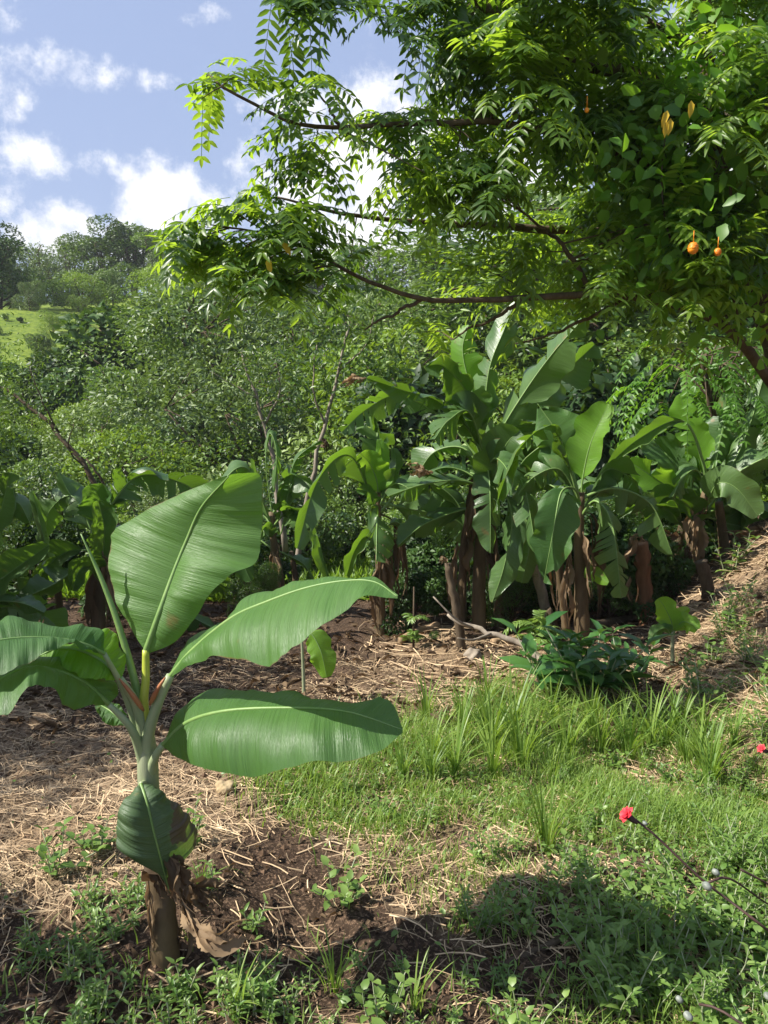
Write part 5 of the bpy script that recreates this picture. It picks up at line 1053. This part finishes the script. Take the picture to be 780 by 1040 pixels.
# tall grass clumps
def clump(seed, n, h, w0):
    global rng; keep = rng; rng = np.random.default_rng(seed); mb = MB(); a = rng.random(n) * 6.28; P = np.stack([np.cos(a), np.sin(a), 0 * a], -1) * (.04 * rng.random(n))[:, None]
    hd = np.stack([np.cos(a), np.sin(a), 0 * a], -1); blades(mb, P, h * rng.uniform(.5, 1.05, n), w0 * rng.uniform(.7, 1.2, n), rng.uniform(.1, .85, n), rng.uniform(.2, .8, n), 6, hd); rng = keep; return mb.mesh('grass_clump', M_grass)
CL = [clump(60 + k, 30, .36, .010) for k in range(3)]; CS = [clump(70 + k, 16, .2, .007) for k in range(2)]
for px, py, s, ms, lab in ((500, 765, .9, CL, 'arching tall grass clump'), (520, 752, 1, CL, 0), (545, 760, .9, CL, 0), (470, 758, .8, CL, 0), (490, 735, .7, CL, 0), (575, 770, .9, CL, 0), (610, 765, .8, CL, 0), (640, 775, .8, CL, 0), (530, 780, .8, CL, 0), (660, 760, .9, CL, 0), (690, 752, .8, CL, 0), (440, 770, .6, CL, 0), (600, 745, .8, CL, 0), (560, 735, .7, CL, 0), (720, 790, .7, CL, 0), (410, 790, .5, CL, 0)) + tuple((random.uniform(430, 730), random.uniform(712, 800), random.uniform(.4, .8), CL + CS, 0) for _ in range(34)):
    s *= 1.3; o = bpy.data.objects.new('grass_clump', random.choice(ms)); C.objects.link(o); o.location = gpt(px, py); o.scale = (s, s, s); o.rotation_euler = (0, 0, random.random() * 6.28)
    tag(o, 'tall arching grass clump in the sunny band of grass', 'grass clump', 'tall grass clumps in the sunny band')
for px, py, s, ms, lab in ((555, 868, .85, CL, 'tall stiff grass clump standing alone above the dark patch'), (205, 905, .7, CS, 'thin grass tuft beside the folded down leaf'), (238, 1032, .9, CS, 'yellowish grass tuft at the bottom edge'), (318, 850, .5, CS, 'small grass tuft in the straw below the lowest right leaf'), (420, 1030, .8, CS, 'shaded grass tuft at the bottom edge'), (655, 1010, .9, CS, 'grass tuft among weeds at the bottom right'), (745, 760, .8, CL, 'tall grass clump below the right bank'), (340, 1010, .9, CS, 'dark grass tuft at the bottom left of centre')):
    o = bpy.data.objects.new('grass_clump', ms[0] if px != 555 else ms[1]); C.objects.link(o); o.location = gpt(px, py); o.scale = (s, s, s * (1.1 if px == 555 else 1)); o.rotation_euler = (0, 0, px); tag(o, lab, 'grass clump')

# ------------------------------------------------------------------ red flowers on leaning stalks
def flower_plant(label, stem, fl, buds, extra=()):
    b = ats([stem[0]])[0]; o = empty('red_flower', b, label, 'flower'); mb = MB(); Pn = spline(ats(stem), 24); mb.tube(Pn, np.linspace(.0042, .0026, 24), 7); mb.build('stalk', M_stalk, o)
    for e in extra: mb = MB(); mb.tube(spline(ats(e), 14), np.linspace(.003, .0018, 14), 6); mb.build('stalk', M_stalk, o)
    for fx, fy, fd, r in fl:
        c = at(fx, fy, fd); tan = unit(Pn[-1] - Pn[-3]); s1_ = unit(np.cross(tan, [0, 0, 1.])); s2_ = np.cross(s1_, tan); pm = MB(); tan = unit(tan + np.array([-.2, -.5, .2]))
        for ring in range(3):
            for q in range(5):
                a = q * 1.2566 + ring * .7; dr_ = unit(np.array([s1_ * math.cos(a) + s2_ * math.sin(a)])[0] + tan * (.25 + ring * .55)); pm.leaves(c[None], dr_[None], tan[None], r * (1 - .15 * ring), r * .95, rng.random(), 0, -.3, .35)
        pm.build('flower_head', M_flower, o)
        mb = MB(); e = c + unit(Pn[-4] - c) * r * 1.5; mb.tube(spline([c, (c + e) / 2, e], 7), [.004, .0065, .0075, .0075, .0065, .0045, .003], 8); mb.build('calyx', M_stalk, o)
    for bx, by, bd, br in buds:
        c = at(bx, by, bd); bm_ = MB(); z_ = np.linspace(-1, 1, 9); bm_.tube(c[None] + np.array([[.6, .1, .8]]) * (z_ * br * .8)[:, None], br * np.sqrt(1 - z_ ** 2) + .0004, 9); bm_.build('bud', M_bud, o)
    return o
def rooted(px, py): q = gpt(px, py); return (px, py, float(q[1]))
flower_plant('red flower on a dark leaning stalk in the sunny weeds at lower right', [rooted(850, 1000), (780, 945, 1.55), (745, 918, 1.58), (716, 896, 1.6), (690, 872, 1.62), (665, 848, 1.64), (645, 832, 1.65)], [(636, 827, 1.65, .021)], [(718, 900, 1.58, .011), (727, 886, 1.6, .009), (655, 836, 1.63, .006)], [[(718, 897, 1.6), (740, 892, 1.62), (775, 915, 1.66), (800, 930, 1.68)], [(752, 883, 1.7), (775, 895, 1.7), (810, 915, 1.72)]])
flower_plant('red flower bud cut by the right edge above the other flower', [rooted(850, 850), (815, 800, 2.3), (790, 770, 2.3), (779, 762, 2.3)], [(773, 760, 2.3, .016)], [])
flower_plant('budding stalk with silvery buds at the bottom right edge', [rooted(830, 1080), (770, 1050, 1.4), (730, 1025, 1.42), (710, 1020, 1.44)], [], [(690, 1015, 1.45, .008), (699, 1032, 1.42, .01), (780, 1012, 1.4, .009)])

# ------------------------------------------------------------------ labels that tell the members of a group apart by their place
U = ['', 'first', 'second', 'third', 'fourth', 'fifth', 'sixth', 'seventh', 'eighth', 'ninth', 'tenth', 'eleventh', 'twelfth', 'thirteenth', 'fourteenth', 'fifteenth', 'sixteenth', 'seventeenth', 'eighteenth', 'nineteenth', 'twentieth']
def ordw(n):
    if n <= 20: return U[n]
    if n % 10 == 0: return {30: 'thirtieth', 40: 'fortieth', 50: 'fiftieth', 60: 'sixtieth', 70: 'seventieth'}[n]
    return ('twenty', 'thirty', 'forty', 'fifty', 'sixty', 'seventy')[n // 10 - 2] + '-' + U[n % 10]
from collections import defaultdict
byl = defaultdict(list)
for o in sc.objects:
    if o.parent is None and 'label' in o: byl[o['label']].append(o)
for lb, os_ in byl.items():
    if len(os_) < 2: continue
    key = lambda o: proj(np.array(o.location))[0][0]
    if 'thicket' in lb:
        rows = defaultdict(list)
        edges = [0, 11.3, 12.8, 14.5, 16.7, 19.5, 22.5, 26, 30.5, 35.5, 41, 47, 53.5, 61, 69, 999]
        for o in os_: rows[int(np.searchsorted(edges, o.location.y))].append(o)
        for k, row in rows.items():
            for i, o in enumerate(sorted(row, key=key)): o['label'] = lb.split(' in the')[0].replace(' bush', '') + ' bush, ' + ordw(i + 1) + ' from left in the ' + ('nearest' if k == 1 else ordw(k)) + ' row up the slope'
    else:
        for i, o in enumerate(sorted(os_, key=key)): o['label'] = lb + ', ' + ordw(i + 1) + ' from the left'

# ------------------------------------------------------------------ thin haze
hm, ht = mat_base('haze'); ho = N(ht, 'ShaderNodeOutputMaterial'); hv = N(ht, 'ShaderNodeVolumePrincipled'); hv.inputs['Color'].default_value = (.92, .95, 1, 1); hv.inputs['Density'].default_value = .0005; ht.links.new(hv.outputs[0], ho.inputs['Volume'])
hb = MB(); X0, X1, Y0, Y1, Z0, Z1 = -710, 710, -710, 710, -40, 60
hb.add([(X0, Y0, Z0), (X1, Y0, Z0), (X1, Y1, Z0), (X0, Y1, Z0), (X0, Y0, Z1), (X1, Y0, Z1), (X1, Y1, Z1), (X0, Y1, Z1)], [(0, 3, 2, 1), (4, 5, 6, 7), (0, 1, 5, 4), (1, 2, 6, 5), (2, 3, 7, 6), (3, 0, 4, 7)])
tag(hb.build('haze', hm, smooth_=False), 'thin pale haze in the air over the valley', 'haze', kind='stuff')
